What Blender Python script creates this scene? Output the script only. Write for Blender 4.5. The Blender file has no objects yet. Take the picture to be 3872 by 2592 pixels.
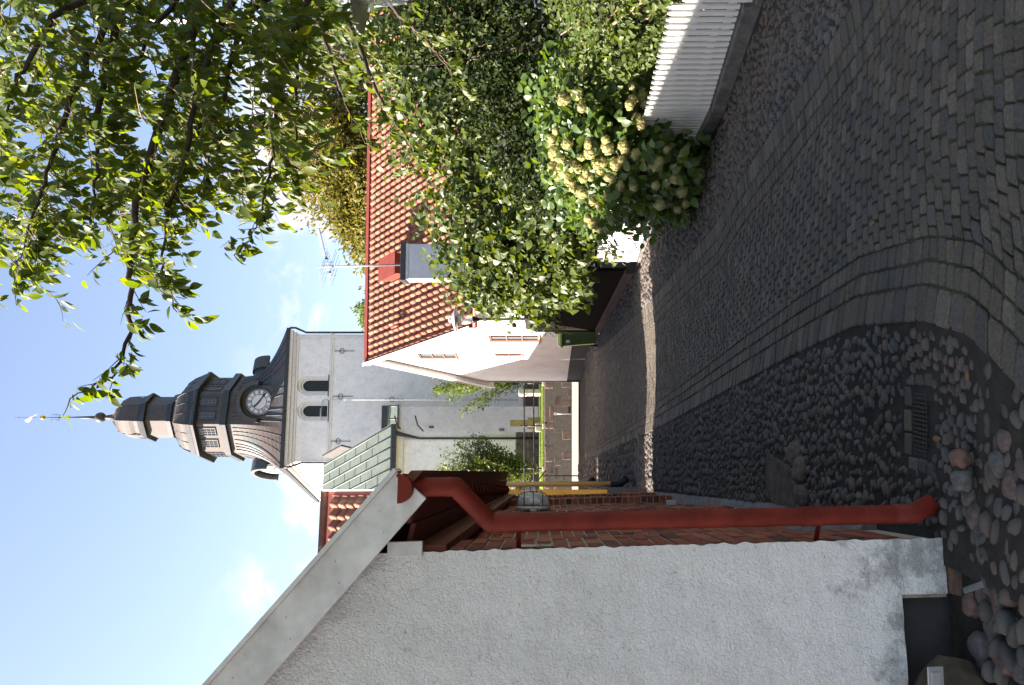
import bpy, bmesh, math, random
import numpy as np
from mathutils import Vector, Matrix, noise, geometry

random.seed(7)
RNG = np.random.default_rng(11)
sc = bpy.context.scene
COL = sc.collection
rad = math.radians

# ------------------------------------------------------------------ camera (held upright on its side: the photo is turned 90 degrees)
F, UC, VH, EYE = 3000.0, 1296.0, 2057.0, 1.68       # focal length in photo pixels, principal column, horizon row, eye height
cam_d = bpy.data.cameras.new('camera')
cam = bpy.data.objects.new('camera', cam_d)
COL.objects.link(cam)
cam_d.sensor_fit = 'HORIZONTAL'; cam_d.sensor_width = 36.0; cam_d.lens = 36.0 * F / 3872.0
cam_d.shift_x = -(VH - 1936.0) / 3872.0
cam_d.clip_start = 0.05; cam_d.clip_end = 2000.0
cam.matrix_world = Matrix(((0, 1, 0, 0), (0, 0, -1, 0), (-1, 0, 0, EYE), (0, 0, 0, 1)))
sc.camera = cam

# ------------------------------------------------------------------ sky and sun
SUN_EL, SUN_AZ = rad(33.0), rad(-91.5)               # azimuth measured from +Y towards +X: sun stands to the left of the lane
sun_from = Vector((math.sin(SUN_AZ) * math.cos(SUN_EL), math.cos(SUN_AZ) * math.cos(SUN_EL), math.sin(SUN_EL)))
world = bpy.data.worlds.new('World'); sc.world = world; world.use_nodes = True
wn, wl = world.node_tree.nodes, world.node_tree.links
wn.clear()
w_out = wn.new('ShaderNodeOutputWorld'); w_bg = wn.new('ShaderNodeBackground'); w_sky = wn.new('ShaderNodeTexSky')
w_sky.sky_type = 'NISHITA'; w_sky.sun_disc = False; w_sky.sun_elevation = SUN_EL; w_sky.sun_rotation = SUN_AZ
w_sky.air_density = 1.0; w_sky.dust_density = 1.2; w_sky.ozone_density = 1.5; w_sky.altitude = 30.0
w_bg.inputs['Strength'].default_value = 0.068
w_tc = wn.new('ShaderNodeTexCoord')
w_map = wn.new('ShaderNodeMapping'); w_map.inputs['Scale'].default_value = (1.0, 1.0, 1.5)
w_map.inputs['Location'].default_value = (1.86, 0.10, 4.92)
wl.new(w_tc.outputs['Generated'], w_map.inputs['Vector'])
w_n1 = wn.new('ShaderNodeTexNoise'); w_n1.inputs['Scale'].default_value = 4.2; w_n1.inputs['Detail'].default_value = 9.0
w_n1.inputs['Roughness'].default_value = 0.56; w_n1.inputs['Distortion'].default_value = 0.35
wl.new(w_map.outputs['Vector'], w_n1.inputs['Vector'])
w_r1 = wn.new('ShaderNodeValToRGB'); w_r1.color_ramp.elements[0].position = 0.51; w_r1.color_ramp.elements[1].position = 0.63
w_r1.color_ramp.elements[0].color = (0, 0, 0, 1); w_r1.color_ramp.elements[1].color = (0.9, 0.9, 0.9, 1)
wl.new(w_n1.outputs['Fac'], w_r1.inputs['Fac'])
w_sep = wn.new('ShaderNodeSeparateXYZ'); wl.new(w_tc.outputs['Generated'], w_sep.inputs[0])
w_band = wn.new('ShaderNodeMapRange'); w_band.inputs['From Min'].default_value = 0.30; w_band.inputs['From Max'].default_value = 0.38
w_band.inputs['To Min'].default_value = 1.0; w_band.inputs['To Max'].default_value = 0.0      # the clouds stand low, all round the horizon
wl.new(w_sep.outputs['Z'], w_band.inputs['Value'])
w_mul = wn.new('ShaderNodeMath'); w_mul.operation = 'MULTIPLY'
wl.new(w_r1.outputs['Color'], w_mul.inputs[0]); wl.new(w_band.outputs[0], w_mul.inputs[1])
w_mix = wn.new('ShaderNodeMixRGB'); w_mix.inputs['Color2'].default_value = (3.5, 3.5, 3.6, 1)
wl.new(w_mul.outputs[0], w_mix.inputs['Fac']); wl.new(w_sky.outputs[0], w_mix.inputs['Color1'])
wl.new(w_mix.outputs[0], w_bg.inputs['Color']); wl.new(w_bg.outputs[0], w_out.inputs['Surface'])

sun_d = bpy.data.lights.new('sun', 'SUN'); sun_d.energy = 5.0; sun_d.angle = rad(0.5); sun_d.color = (1.0, 0.955, 0.89)
sun = bpy.data.objects.new('sun', sun_d); COL.objects.link(sun)
sun.rotation_euler = (-sun_from).to_track_quat('-Z', 'Y').to_euler()

sc.view_settings.view_transform = 'Standard'; sc.view_settings.look = 'None'
sc.view_settings.gamma = 1.0; sc.view_settings.use_curve_mapping = False
sc.view_settings.exposure = 2.46
sc.view_settings.use_white_balance = True; sc.view_settings.white_balance_temperature = 7300.0; sc.view_settings.white_balance_tint = 16.0
sc.render.film_transparent = False
sc.cycles.max_bounces = 8; sc.cycles.transparent_max_bounces = 8
try:
    sc.cycles.use_denoising = True
except Exception:
    pass

# ------------------------------------------------------------------ places: photo pixel + depth -> point
def P(u, v, y):
    return Vector(((u - UC) / F * y, y, EYE - (v - VH) / F * y))
def D(dx, dy, y):                                      # from the 2342-pixel-wide overview
    return P(2592.0 - dy * 1.6533, dx * 1.6533, y)
def interp(tab, y):
    return float(np.interp(y, [t[0] for t in tab], [t[1] for t in tab]))
LEFT = [(2.0, -0.62), (2.73, -0.19), (3.1, 0.02), (3.45, 0.09), (4.2, 0.08), (5.2, -0.09), (6.9, -0.41), (8.9, -0.80), (12.5, -1.47), (22, -3.15), (31, -4.6)]
RIGHT = [(2.0, 2.35), (4.17, 1.80), (5.3, 1.57), (6.6, 1.33), (7.46, 1.10), (11.7, 0.60), (18, 0.05), (25, -0.45), (31, -0.9)]
def Lx(y): return interp(LEFT, y)
def Rx(y): return interp(RIGHT, y)
def G(x, y):                                           # ground height: the lane climbs a little and is dished
    z = 0.011 * min(y, 32.0)
    l, r = Lx(y), Rx(y)
    t = (x - (l + r) / 2) / max(0.2, (r - l) / 2)
    z += -0.055 * max(0.0, 1 - t * t)
    if x > r and y < 11.0:                             # right verge falls towards the fence kerb
        z -= 0.11 * min(1.0, (x - r) / 0.9) * min(1.0, (11.0 - y) / 3.0)
    if y < 4.4 and x < Lx(max(y, 3.3)):                # hollow round the drain at the corner of the outbuilding
        z -= 0.05 * math.exp(-((x + 0.37) ** 2 / 0.10 + (y - 3.5) ** 2 / 0.25))
    return z

# ------------------------------------------------------------------ mesh helpers
def tag(o, label=None, cat=None, group=None, kind=None):
    if label: o['label'] = label
    if cat: o['category'] = cat
    if group: o['group'] = group
    if kind: o['kind'] = kind
    return o
def empty(name, loc, label, cat, group=None):
    o = bpy.data.objects.new(name, None); o.empty_display_size = 0.2
    COL.objects.link(o); o.location = loc
    return tag(o, label, cat, group)
def put(name, me, mat, parent=None):
    o = bpy.data.objects.new(name, me); COL.objects.link(o)
    if mat is not None and not me.materials: me.materials.append(mat)
    if parent is not None:
        o.parent = parent
        p = parent; off = Vector((0, 0, 0))
        while p is not None:
            off += p.location; p = p.parent
        o.location = -off                              # the meshes are written in world coordinates
    return o
def put_at(name, me, parent, loc, rotz=0.0, scale=None, mat=None):
    o = bpy.data.objects.new(name, me); COL.objects.link(o)
    if mat is not None and not me.materials: me.materials.append(mat)
    off = Vector((0, 0, 0)); p = parent
    while p is not None:
        off += p.location; p = p.parent
    o.parent = parent; o.location = Vector(loc) - off; o.rotation_euler = (0, 0, rotz)
    if scale is not None: o.scale = scale
    return o
class MB:
    def __init__(s): s.v = []; s.f = []; s.t = []; s.tint = 0.0
    def add(s, vs, fs):
        n = len(s.v); s.v.extend([tuple(p) for p in vs]); s.t.extend([s.tint] * len(vs))
        s.f.extend([tuple(i + n for i in q) for q in fs]); return s
    def hexa(s, p):                                    # 8 corners: bottom ring then top ring
        return s.add(p, [(3, 2, 1, 0), (4, 5, 6, 7), (0, 1, 5, 4), (1, 2, 6, 5), (2, 3, 7, 6), (3, 0, 4, 7)])
    def box(s, c, d, ax=None, ay=None, az=None):       # centre, full sizes, axes
        c = Vector(c); ax = Vector(ax or (1, 0, 0)).normalized(); ay = Vector(ay or (0, 1, 0)).normalized()
        az = Vector(az).normalized() if az else ax.cross(ay).normalized()
        X, Y, Z = ax * d[0] / 2, ay * d[1] / 2, az * d[2] / 2
        return s.hexa([c - X - Y - Z, c + X - Y - Z, c + X + Y - Z, c - X + Y - Z, c - X - Y + Z, c + X - Y + Z, c + X + Y + Z, c - X + Y + Z])
    def bar(s, a, b, w, h, up=(0, 0, 1)):              # a beam from a to b
        a, b = Vector(a), Vector(b); d = (b - a); L = d.length; d.normalize()
        sx = d.cross(Vector(up)); sx = sx.normalized() if sx.length > 1e-5 else Vector((1, 0, 0)); sy = sx.cross(d)
        return s.box((a + b) / 2, (w, L, h), sx, d, sy)
    def tube(s, pts, r, n=8, caps=True):
        pts = [Vector(p) for p in pts]; rr = r if hasattr(r, '__len__') else [r] * len(pts)
        base = len(s.v); vs = []; prev = None
        for i, p in enumerate(pts):
            d = (pts[min(i + 1, len(pts) - 1)] - pts[max(i - 1, 0)])
            if d.length < 1e-9: d = Vector((0, 0, 1))
            d.normalize()
            ref = prev if prev is not None else (Vector((0, 0, 1)) if abs(d.z) < 0.9 else Vector((1, 0, 0)))
            e1 = (ref - d * ref.dot(d)).normalized(); prev = e1; e2 = d.cross(e1)
            for k in range(n):
                a = 2 * math.pi * k / n
                vs.append(p + (e1 * math.cos(a) + e2 * math.sin(a)) * rr[i])
        fs = []
        for i in range(len(pts) - 1):
            for k in range(n):
                a, b = i * n + k, i * n + (k + 1) % n
                fs.append((a, b, b + n, a + n))
        if caps:
            fs.append(tuple(range(n - 1, -1, -1))); fs.append(tuple((len(pts) - 1) * n + k for k in range(n)))
        return s.add(vs, fs)
    def lathe(s, c, prof, n=16, rot=0.0, sq=None):     # prof: (radius, z)
        c = Vector(c); vs = []; fs = []
        for r, z in prof:
            for k in range(n):
                a = rot + 2 * math.pi * k / n
                vs.append(c + Vector((r * math.cos(a), r * math.sin(a), z)))
        for i in range(len(prof) - 1):
            for k in range(n):
                a, b = i * n + k, i * n + (k + 1) % n
                fs.append((a, b, b + n, a + n))
        fs.append(tuple(range(n - 1, -1, -1))); fs.append(tuple((len(prof) - 1) * n + k for k in range(n)))
        return s.add(vs, fs)
    def prism(s, poly, d):                             # poly: 3-D points, extruded along d
        d = Vector(d); n = len(poly); vs = [Vector(p) for p in poly] + [Vector(p) + d for p in poly]
        fs = [(k, (k + 1) % n, (k + 1) % n + n, k + n) for k in range(n)]
        fs.append(tuple(range(n - 1, -1, -1))); fs.append(tuple(range(n, 2 * n)))
        return s.add(vs, fs)
    def sphere(s, c, r, nu=10, nv=7):
        c = Vector(c); rr = r if hasattr(r, '__len__') else (r, r, r); vs = []; fs = []
        for i in range(nv + 1):
            t = math.pi * i / nv
            for k in range(nu):
                a = 2 * math.pi * k / nu
                vs.append(c + Vector((rr[0] * math.sin(t) * math.cos(a), rr[1] * math.sin(t) * math.sin(a), rr[2] * math.cos(t))))
        for i in range(nv):
            for k in range(nu):
                a, b = i * nu + k, i * nu + (k + 1) % nu
                fs.append((a, a + nu, b + nu, b))
        return s.add(vs, fs)
    def mesh(s, name, smooth=False, fix=True):
        me = bpy.data.meshes.new(name); me.from_pydata(s.v, [], s.f); me.update()
        if fix:
            bm = bmesh.new(); bm.from_mesh(me); bmesh.ops.recalc_face_normals(bm, faces=bm.faces); bm.to_mesh(me); bm.free()
        if any(s.t):
            at = me.attributes.new('tint', 'FLOAT', 'POINT'); at.data.foreach_set('value', s.t)
        if smooth: me.polygons.foreach_set('use_smooth', [True] * len(me.polygons))
        return me
    def build(s, name, mat, parent=None, smooth=False, bevel=0.0, kind=None, label=None, fix=True):
        o = put(name, s.mesh(name, smooth, fix), mat, parent)
        if bevel:
            m = o.modifiers.new('bevel', 'BEVEL'); m.width = bevel; m.segments = 2; m.limit_method = 'ANGLE'; m.angle_limit = rad(35)
        if kind: o['kind'] = kind
        if label: o['label'] = label
        return o
def auto_smooth(o, ang=35):
    me = o.data
    bm = bmesh.new(); bm.from_mesh(me)
    for f in bm.faces: f.smooth = True
    for e in bm.edges:
        if len(e.link_faces) == 2 and e.calc_face_angle(0) > rad(ang): e.smooth = False
    bm.to_mesh(me); bm.free(); return o
def wall(mb, origin, ux, inward, outline, holes, depth, uz=(0, 0, 1)):
    """plate with holes: outline and holes are (s, z) lists in the plane (ux, uz); holes get reveals going inward"""
    o = Vector(origin); ux = Vector(ux); uz = Vector(uz); iw = Vector(inward)
    def q(p): return o + ux * p[0] + uz * p[1]
    loops = [[Vector((p[0], p[1], 0)) for p in outline]] + [[Vector((p[0], p[1], 0)) for p in h] for h in holes]
    flat = [p for l in loops for p in l]
    tri = geometry.tessellate_polygon(loops)
    mb.add([q(p) for p in flat], tri)
    for h in holes:
        n = len(h); vs = [q(p) for p in h] + [q(p) + iw * depth for p in h]
        mb.add(vs, [(k, (k + 1) % n, (k + 1) % n + n, k + n) for k in range(n)])
    n = len(outline); vs = [q(p) for p in outline] + [q(p) + iw * depth for p in outline]
    mb.add(vs, [(k, (k + 1) % n, (k + 1) % n + n, k + n) for k in range(n)])
def rect(s0, s1, z0, z1): return [(s0, z0), (s1, z0), (s1, z1), (s0, z1)]
def arch(s0, s1, z0, zs, n=10):
    c, r = (s0 + s1) / 2, (s1 - s0) / 2
    return [(s0, z0), (s1, z0)] + [(c + r * math.cos(math.pi * k / n), zs + r * 1.08 * math.sin(math.pi * k / n)) for k in range(n + 1)]
def np_mesh(name, V, Fq, tint=None, smooth=False):
    V = np.asarray(V, dtype=np.float32); Fq = np.asarray(Fq, dtype=np.int32); k = Fq.shape[1]
    me = bpy.data.meshes.new(name)
    me.vertices.add(len(V)); me.vertices.foreach_set('co', V.ravel())
    me.loops.add(Fq.size); me.loops.foreach_set('vertex_index', Fq.ravel())
    me.polygons.add(len(Fq)); me.polygons.foreach_set('loop_start', np.arange(0, Fq.size, k, dtype=np.int32))
    if smooth: me.polygons.foreach_set('use_smooth', np.ones(len(Fq), dtype=bool))
    me.update(calc_edges=True)
    if tint is not None:
        at = me.attributes.new('tint', 'FLOAT', 'POINT'); at.data.foreach_set('value', np.asarray(tint, dtype=np.float32))
    return me

# ------------------------------------------------------------------ materials
def nmat(name):
    m = bpy.data.materials.new(name); m.use_nodes = True
    n, l = m.node_tree.nodes, m.node_tree.links
    return m, n, l, n['Principled BSDF']
def ramp(n, l, src, stops):
    r = n.new('ShaderNodeValToRGB'); e = r.color_ramp.elements
    while len(e) < len(stops): e.new(0.5)
    for i, (p, c) in enumerate(stops):
        e[i].position = p; e[i].color = (c[0], c[1], c[2], 1) if hasattr(c, '__len__') else (c, c, c, 1)
    l.new(src, r.inputs['Fac']); return r.outputs['Color']
def ntex(n, l, scale, detail=4, rough=0.55, coord='Object', dist=0.0, stretch=None):
    tc = n.new('ShaderNodeTexCoord'); t = n.new('ShaderNodeTexNoise')
    t.inputs['Scale'].default_value = scale; t.inputs['Detail'].default_value = detail; t.inputs['Roughness'].default_value = rough; t.inputs['Distortion'].default_value = dist
    if stretch:
        mp = n.new('ShaderNodeMapping'); mp.inputs['Scale'].default_value = stretch
        l.new(tc.outputs[coord], mp.inputs['Vector']); l.new(mp.outputs['Vector'], t.inputs['Vector'])
    else: l.new(tc.outputs[coord], t.inputs['Vector'])
    return t.outputs['Fac']
def mixc(n, l, fac, a, b, mode='MIX'):
    m = n.new('ShaderNodeMixRGB'); m.blend_type = mode
    for s, x in ((m.inputs['Fac'], fac), (m.inputs['Color1'], a), (m.inputs['Color2'], b)):
        if isinstance(x, (int, float)): s.default_value = x if s.name == 'Fac' else (x, x, x, 1)
        elif isinstance(x, tuple): s.default_value = (x[0], x[1], x[2], 1)
        else: l.new(x, s)
    return m.outputs[0]
def tint_out(n, l):                                    # one number per piece
    a = n.new('ShaderNodeAttribute'); a.attribute_name = 'tint'; o = n.new('ShaderNodeObjectInfo')
    s = n.new('ShaderNodeMath'); s.operation = 'ADD'; l.new(a.outputs['Fac'], s.inputs[0]); l.new(o.outputs['Random'], s.inputs[1])
    f = n.new('ShaderNodeMath'); f.operation = 'FRACT'; l.new(s.outputs[0], f.inputs[0]); return f.outputs[0]
def bump(n, l, b, src, strength, dist):
    m = n.new('ShaderNodeBump'); m.inputs['Strength'].default_value = strength; m.inputs['Distance'].default_value = dist
    l.new(src, m.inputs['Height'])
    if b.inputs['Normal'].is_linked: l.new(b.inputs['Normal'].links[0].from_socket, m.inputs['Normal'])
    l.new(m.outputs['Normal'], b.inputs['Normal'])
def simple(name, c, rough=0.6, var=0.15, scale=8.0, bmp=0.0, bdist=0.004, bscale=40.0, metal=0.0, spec=0.35, stretch=None):
    m, n, l, b = nmat(name)
    f = ntex(n, l, scale, 6, 0.6, stretch=stretch)
    lo = tuple(x * (1 - var) for x in c); hi = tuple(min(1, x * (1 + var)) for x in c)
    l.new(ramp(n, l, f, [(0.3, lo), (0.7, hi)]), b.inputs['Base Color'])
    b.inputs['Roughness'].default_value = rough; b.inputs['Metallic'].default_value = metal; b.inputs['Specular IOR Level'].default_value = spec
    if bmp: bump(n, l, b, ntex(n, l, bscale, 5, 0.6), bmp, bdist)
    return m
def pieces(name, cols, rough=0.8, scale=30.0, grain=0.25, bmp=0.5, bdist=0.004, bscale=60.0, spots=None, spec=0.25):
    """colour picked per piece out of a ramp, with grain on top"""
    m, n, l, b = nmat(name)
    t = tint_out(n, l); k = len(cols)
    c = ramp(n, l, t, [(i / max(1, k - 1), cols[i]) for i in range(k)])
    f = ntex(n, l, scale, 7, 0.65)
    g = ramp(n, l, f, [(0.25, 1 - grain), (0.75, 1 + grain)])
    c = mixc(n, l, 1.0, c, g, 'MULTIPLY')
    if spots:
        s = ramp(n, l, ntex(n, l, spots[1], 3, 0.5), [(spots[2], 0.0), (spots[2] + 0.08, 1.0)])
        c = mixc(n, l, s, c, spots[0])
    l.new(c, b.inputs['Base Color']); b.inputs['Roughness'].default_value = rough; b.inputs['Specular IOR Level'].default_value = spec
    if bmp: bump(n, l, b, ntex(n, l, bscale, 6, 0.65), bmp, bdist)
    return m
def leafmat(name, cols, trans=0.35, rough=0.38, spec=0.5, tcol=None, vein=False):
    m, n, l, b = nmat(name); out = [x for x in n if x.type == 'OUTPUT_MATERIAL'][0]
    t = tint_out(n, l); k = len(cols)
    c = ramp(n, l, t, [(i / max(1, k - 1), cols[i]) for i in range(k)])
    l.new(c, b.inputs['Base Color']); b.inputs['Roughness'].default_value = rough; b.inputs['Specular IOR Level'].default_value = spec
    tr = n.new('ShaderNodeBsdfTranslucent'); l.new(mixc(n, l, 1.0, c, tcol or (2.6, 2.3, 0.7), 'MULTIPLY'), tr.inputs['Color'])
    mx = n.new('ShaderNodeMixShader'); mx.inputs[0].default_value = trans
    l.new(b.outputs[0], mx.inputs[1]); l.new(tr.outputs[0], mx.inputs[2]); l.new(mx.outputs[0], out.inputs['Surface'])
    return m
def glassmat(name, c=(0.9, 0.95, 0.95), rough=0.05, alpha=0.35):
    m, n, l, b = nmat(name)
    b.inputs['Base Color'].default_value = (*c, 1); b.inputs['Roughness'].default_value = rough
    b.inputs['Alpha'].default_value = alpha; b.inputs['Specular IOR Level'].default_value = 0.8
    return m

M = {}
# rendered walls
def plaster(name, c, stain=(0.30, 0.30, 0.30), zlo=None, rough_scale=55.0, bmpk=0.9):
    m, n, l, b = nmat(name)
    big = ramp(n, l, ntex(n, l, 1.7, 6, 0.65), [(0.28, tuple(x * 0.80 for x in c)), (0.5, tuple(x * 0.94 for x in c)), (0.75, c)])
    if zlo is not None:
        g = n.new('ShaderNodeNewGeometry'); sp = n.new('ShaderNodeSeparateXYZ'); l.new(g.outputs['Position'], sp.inputs[0])
        mr = n.new('ShaderNodeMapRange'); mr.inputs['From Min'].default_value = zlo[0]; mr.inputs['From Max'].default_value = zlo[1]
        mr.inputs['To Min'].default_value = 0.24; mr.inputs['To Max'].default_value = -0.06; l.new(sp.outputs['Z'], mr.inputs['Value'])
        ad = n.new('ShaderNodeMath'); ad.operation = 'ADD'; l.new(mr.outputs[0], ad.inputs[0]); l.new(ntex(n, l, 6.5, 9, 0.72), ad.inputs[1])
        dirt = ramp(n, l, ad.outputs[0], [(0.60, 0.0), (0.74, 0.85)])
        big = mixc(n, l, dirt, big, stain)
        speck = ramp(n, l, ntex(n, l, 30.0, 4, 0.62), [(0.64, 0.0), (0.72, 0.55)])
        patch = ramp(n, l, ntex(n, l, 2.6, 7, 0.7, dist=0.8), [(0.54, 0.0), (0.70, 0.30)])
        big = mixc(n, l, patch, mixc(n, l, speck, big, stain), (0.50, 0.49, 0.47))
    fine = ramp(n, l, ntex(n, l, rough_scale * 0.8, 6, 0.7), [(0.30, 0.62), (0.40, 0.93), (0.6, 1.0)])
    l.new(mixc(n, l, 1.0, big, fine, 'MULTIPLY'), b.inputs['Base Color'])
    b.inputs['Roughness'].default_value = 0.92; b.inputs['Specular IOR Level'].default_value = 0.15
    if bmpk: bump(n, l, b, ntex(n, l, rough_scale, 3, 0.55, dist=0.8), bmpk, 0.016)
    return m
M['roughcast'] = plaster('roughcast white', (0.76, 0.75, 0.735), (0.30, 0.30, 0.29), (0.0, 0.75), 80.0, 0.75)
M['whitewash'] = plaster('smooth whitewash', (0.86, 0.85, 0.84), None, None, 30.0, 0.12)
M['tower_plaster'] = plaster('tower limewash', (0.92, 0.89, 0.85), None, None, 8.0, 0.35)
M['yellow_plaster'] = plaster('yellow render', (0.66, 0.36, 0.07), None, None, 30.0, 0.3)
M['cream'] = simple('cream moulding', (0.74, 0.71, 0.67), 0.85, 0.1, 6)
M['pinkwall'] = plaster('pinkish whitewash', (0.74, 0.66, 0.62), None, None, 30.0, 0.15)
M['grey_render'] = simple('grey chimney render', (0.50, 0.52, 0.55), 0.85, 0.08, 3, 0.2)
M['plinth_dark'] = simple('dark plinth paint', (0.060, 0.062, 0.068), 0.8, 0.3, 12, 0.4)
M['concrete'] = simple('weathered concrete', (0.11, 0.105, 0.10), 0.92, 0.45, 9, 0.7, 0.006)
M['mortar'] = simple('lime mortar', (0.30, 0.25, 0.19), 0.95, 0.3, 30, 0.8, 0.006, 90)
M['brick'] = pieces('brick', [(0.22, 0.060, 0.036), (0.27, 0.085, 0.045), (0.17, 0.045, 0.032), (0.30, 0.11, 0.055), (0.20, 0.055, 0.035), (0.06, 0.032, 0.030)], 0.9, 40, 0.35, 0.7, 0.005, 70)
M['red_paint'] = simple('oxide red paint', (0.155, 0.021, 0.013), 0.62, 0.35, 6, 0.15, 0.002, 60, spec=0.16)
M['red_boards'] = simple('dark red boards', (0.13, 0.028, 0.020), 0.7, 0.25, 14, 0.3, 0.003, 40)
M['white_board'] = simple('grey white board', (0.62, 0.615, 0.60), 0.75, 0.22, 7, 0.25, 0.004, 30)
M['tile'] = pieces('clay pantile', [(0.194, 0.072, 0.042), (0.230, 0.094, 0.056), (0.166, 0.059, 0.035), (0.209, 0.081, 0.048), (0.245, 0.112, 0.072), (0.151, 0.063, 0.039)], 0.75, 9, 0.28, 0.4, 0.006, 40, ((0.20, 0.19, 0.13), 4.0, 0.64))
M['ridge_red'] = simple('red ridge metal', (0.17, 0.036, 0.026), 0.5, 0.12, 5)
M['sett'] = pieces('granite sett', [(0.060, 0.055, 0.047), (0.073, 0.064, 0.052), (0.090, 0.075, 0.058), (0.049, 0.047, 0.043), (0.080, 0.063, 0.048), (0.060, 0.057, 0.052), (0.108, 0.092, 0.074), (0.067, 0.056, 0.043)], 0.78, 70, 0.5, 0.8, 0.005, 130, ((0.049, 0.050, 0.018), 3.0, 0.66), 0.22)
M['cobble'] = pieces('field cobble', [(0.076, 0.071, 0.065), (0.099, 0.074, 0.063), (0.055, 0.055, 0.055), (0.090, 0.083, 0.075), (0.112, 0.081, 0.068), (0.063, 0.060, 0.055), (0.094, 0.090, 0.086)], 0.75, 45, 0.4, 0.6, 0.004, 90, spec=0.22)
M['boulder'] = pieces('granite boulder', [(0.080, 0.075, 0.071), (0.105, 0.080, 0.070), (0.066, 0.066, 0.068), (0.092, 0.080, 0.070), (0.125, 0.068, 0.057), (0.085, 0.079, 0.076), (0.098, 0.089, 0.083)], 0.85, 34, 0.55, 0.9, 0.006, 70, ((0.15, 0.15, 0.143), 26.0, 0.66))
M['dirt'] = simple('damp earth', (0.020, 0.017, 0.013), 0.95, 0.5, 14, 0.8, 0.01, 60)
m_, n_, l_, b_ = nmat('mossy joints')
l_.new(ramp(n_, l_, ntex(n_, l_, 2.4, 7, 0.7), [(0.34, (0.026, 0.024, 0.018)), (0.47, (0.040, 0.042, 0.018)), (0.66, (0.058, 0.066, 0.020))]), b_.inputs['Base Color'])
b_.inputs['Roughness'].default_value = 0.95; bump(n_, l_, b_, ntex(n_, l_, 120, 4, 0.6), 0.8, 0.006); M['joint'] = m_
M['wallstone'] = pieces('rubble granite', [(0.115, 0.092, 0.076), (0.105, 0.098, 0.090), (0.140, 0.100, 0.080), (0.088, 0.082, 0.078), (0.125, 0.105, 0.090), (0.150, 0.100, 0.078)], 0.88, 5, 0.5, 0.7, 0.02, 20)
M['asphalt'] = simple('pale street paving', (0.22, 0.195, 0.172), 0.9, 0.25, 9, 0.5, 0.01, 40)
M['grass'] = pieces('lawn grass', [(0.120, 0.180, 0.022), (0.150, 0.210, 0.026), (0.098, 0.150, 0.022)], 0.7, 9, 0.3, 0.0)
M['earth'] = simple('garden earth', (0.050, 0.046, 0.030), 0.95, 0.4, 3, 0.5, 0.03, 20)
# copper: brown sheet with blue-green runs
m_, n_, l_, b_ = nmat('weathered copper')
f_ = ntex(n_, l_, 0.55, 9, 0.66, stretch=(1, 1, 0.45))
c_ = ramp(n_, l_, f_, [(0.32, (0.056, 0.043, 0.040)), (0.48, (0.072, 0.060, 0.056)), (0.57, (0.048, 0.060, 0.064)), (0.74, (0.066, 0.105, 0.105))])
c_ = mixc(n_, l_, 1.0, c_, ramp(n_, l_, ntex(n_, l_, 5, 6, 0.6), [(0.3, 0.75), (0.7, 1.2)]), 'MULTIPLY')
l_.new(c_, b_.inputs['Base Color']); b_.inputs['Roughness'].default_value = 0.58; b_.inputs['Specular IOR Level'].default_value = 0.35; M['copper'] = m_
m_, n_, l_, b_ = nmat('verdigris roof')
c_ = ramp(n_, l_, ntex(n_, l_, 0.9, 8, 0.65, stretch=(1, 1, 0.5)), [(0.3, (0.080, 0.103, 0.090)), (0.55, (0.112, 0.140, 0.120)), (0.75, (0.090, 0.128, 0.120))])
c_ = mixc(n_, l_, 1.0, c_, ramp(n_, l_, ntex(n_, l_, 6, 6, 0.6), [(0.3, 0.8), (0.7, 1.15)]), 'MULTIPLY')
l_.new(c_, b_.inputs['Base Color']); b_.inputs['Roughness'].default_value = 0.6; M['verdigris'] = m_
M['dark_metal'] = simple('dark sheet metal', (0.030, 0.035, 0.040), 0.45, 0.3, 4)
M['black_iron'] = simple('black iron', (0.012, 0.012, 0.013), 0.45, 0.2, 10)
M['dark_glass'] = simple('dark glazing', (0.020, 0.024, 0.028), 0.08, 0.2, 2, spec=0.8)
M['sky_glass'] = simple('light catching pane', (0.10, 0.12, 0.14), 0.06, 0.2, 2, spec=0.9)
M['louvre'] = simple('dark belfry boards', (0.020, 0.028, 0.026), 0.5, 0.4, 2, stretch=(6, 6, 0.6))
M['clock_white'] = simple('clock face enamel', (0.62, 0.62, 0.63), 0.5, 0.05, 4)
M['gold'] = simple('gilding', (0.80, 0.50, 0.10), 0.28, 0.1, 4, metal=1.0)
M['steel'] = simple('galvanised steel', (0.42, 0.43, 0.44), 0.45, 0.15, 9, metal=0.6)
M['white_paint'] = simple('white fence paint', (0.70, 0.70, 0.69), 0.6, 0.14, 9, 0.15, 0.003, 50, stretch=(4, 4, 0.6))
M['stained'] = simple('black stained timber', (0.010, 0.0075, 0.006), 0.85, 0.4, 6, 0.3, 0.003, 40, spec=0.15, stretch=(6, 6, 0.4))
M['post_wood'] = simple('dark weathered plank', (0.040, 0.030, 0.026), 0.75, 0.3, 10, 0.4, 0.004, 40)
M['frame_brown'] = simple('brown window frame', (0.24, 0.12, 0.075), 0.6, 0.15, 9)
M['bin_green'] = simple('green plastic', (0.060, 0.085, 0.030), 0.45, 0.1, 5)
M['rubber'] = simple('black rubber', (0.010, 0.010, 0.011), 0.7, 0.2, 10)
M['lamp_grey'] = simple('lamp grey enamel', (0.34, 0.35, 0.35), 0.4, 0.1, 5, metal=0.2)
M['clear'] = glassmat('lamp glass', (0.75, 0.78, 0.78), 0.06, 0.32)
M['white_globe'] = simple('milky reflector', (0.75, 0.76, 0.78), 0.35, 0.05, 4)
M['bark'] = simple('cherry bark', (0.060, 0.042, 0.034), 0.7, 0.4, 16, 0.5, 0.005, 40)
M['twig'] = simple('pale twig', (0.19, 0.135, 0.085), 0.7, 0.3, 20)
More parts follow.
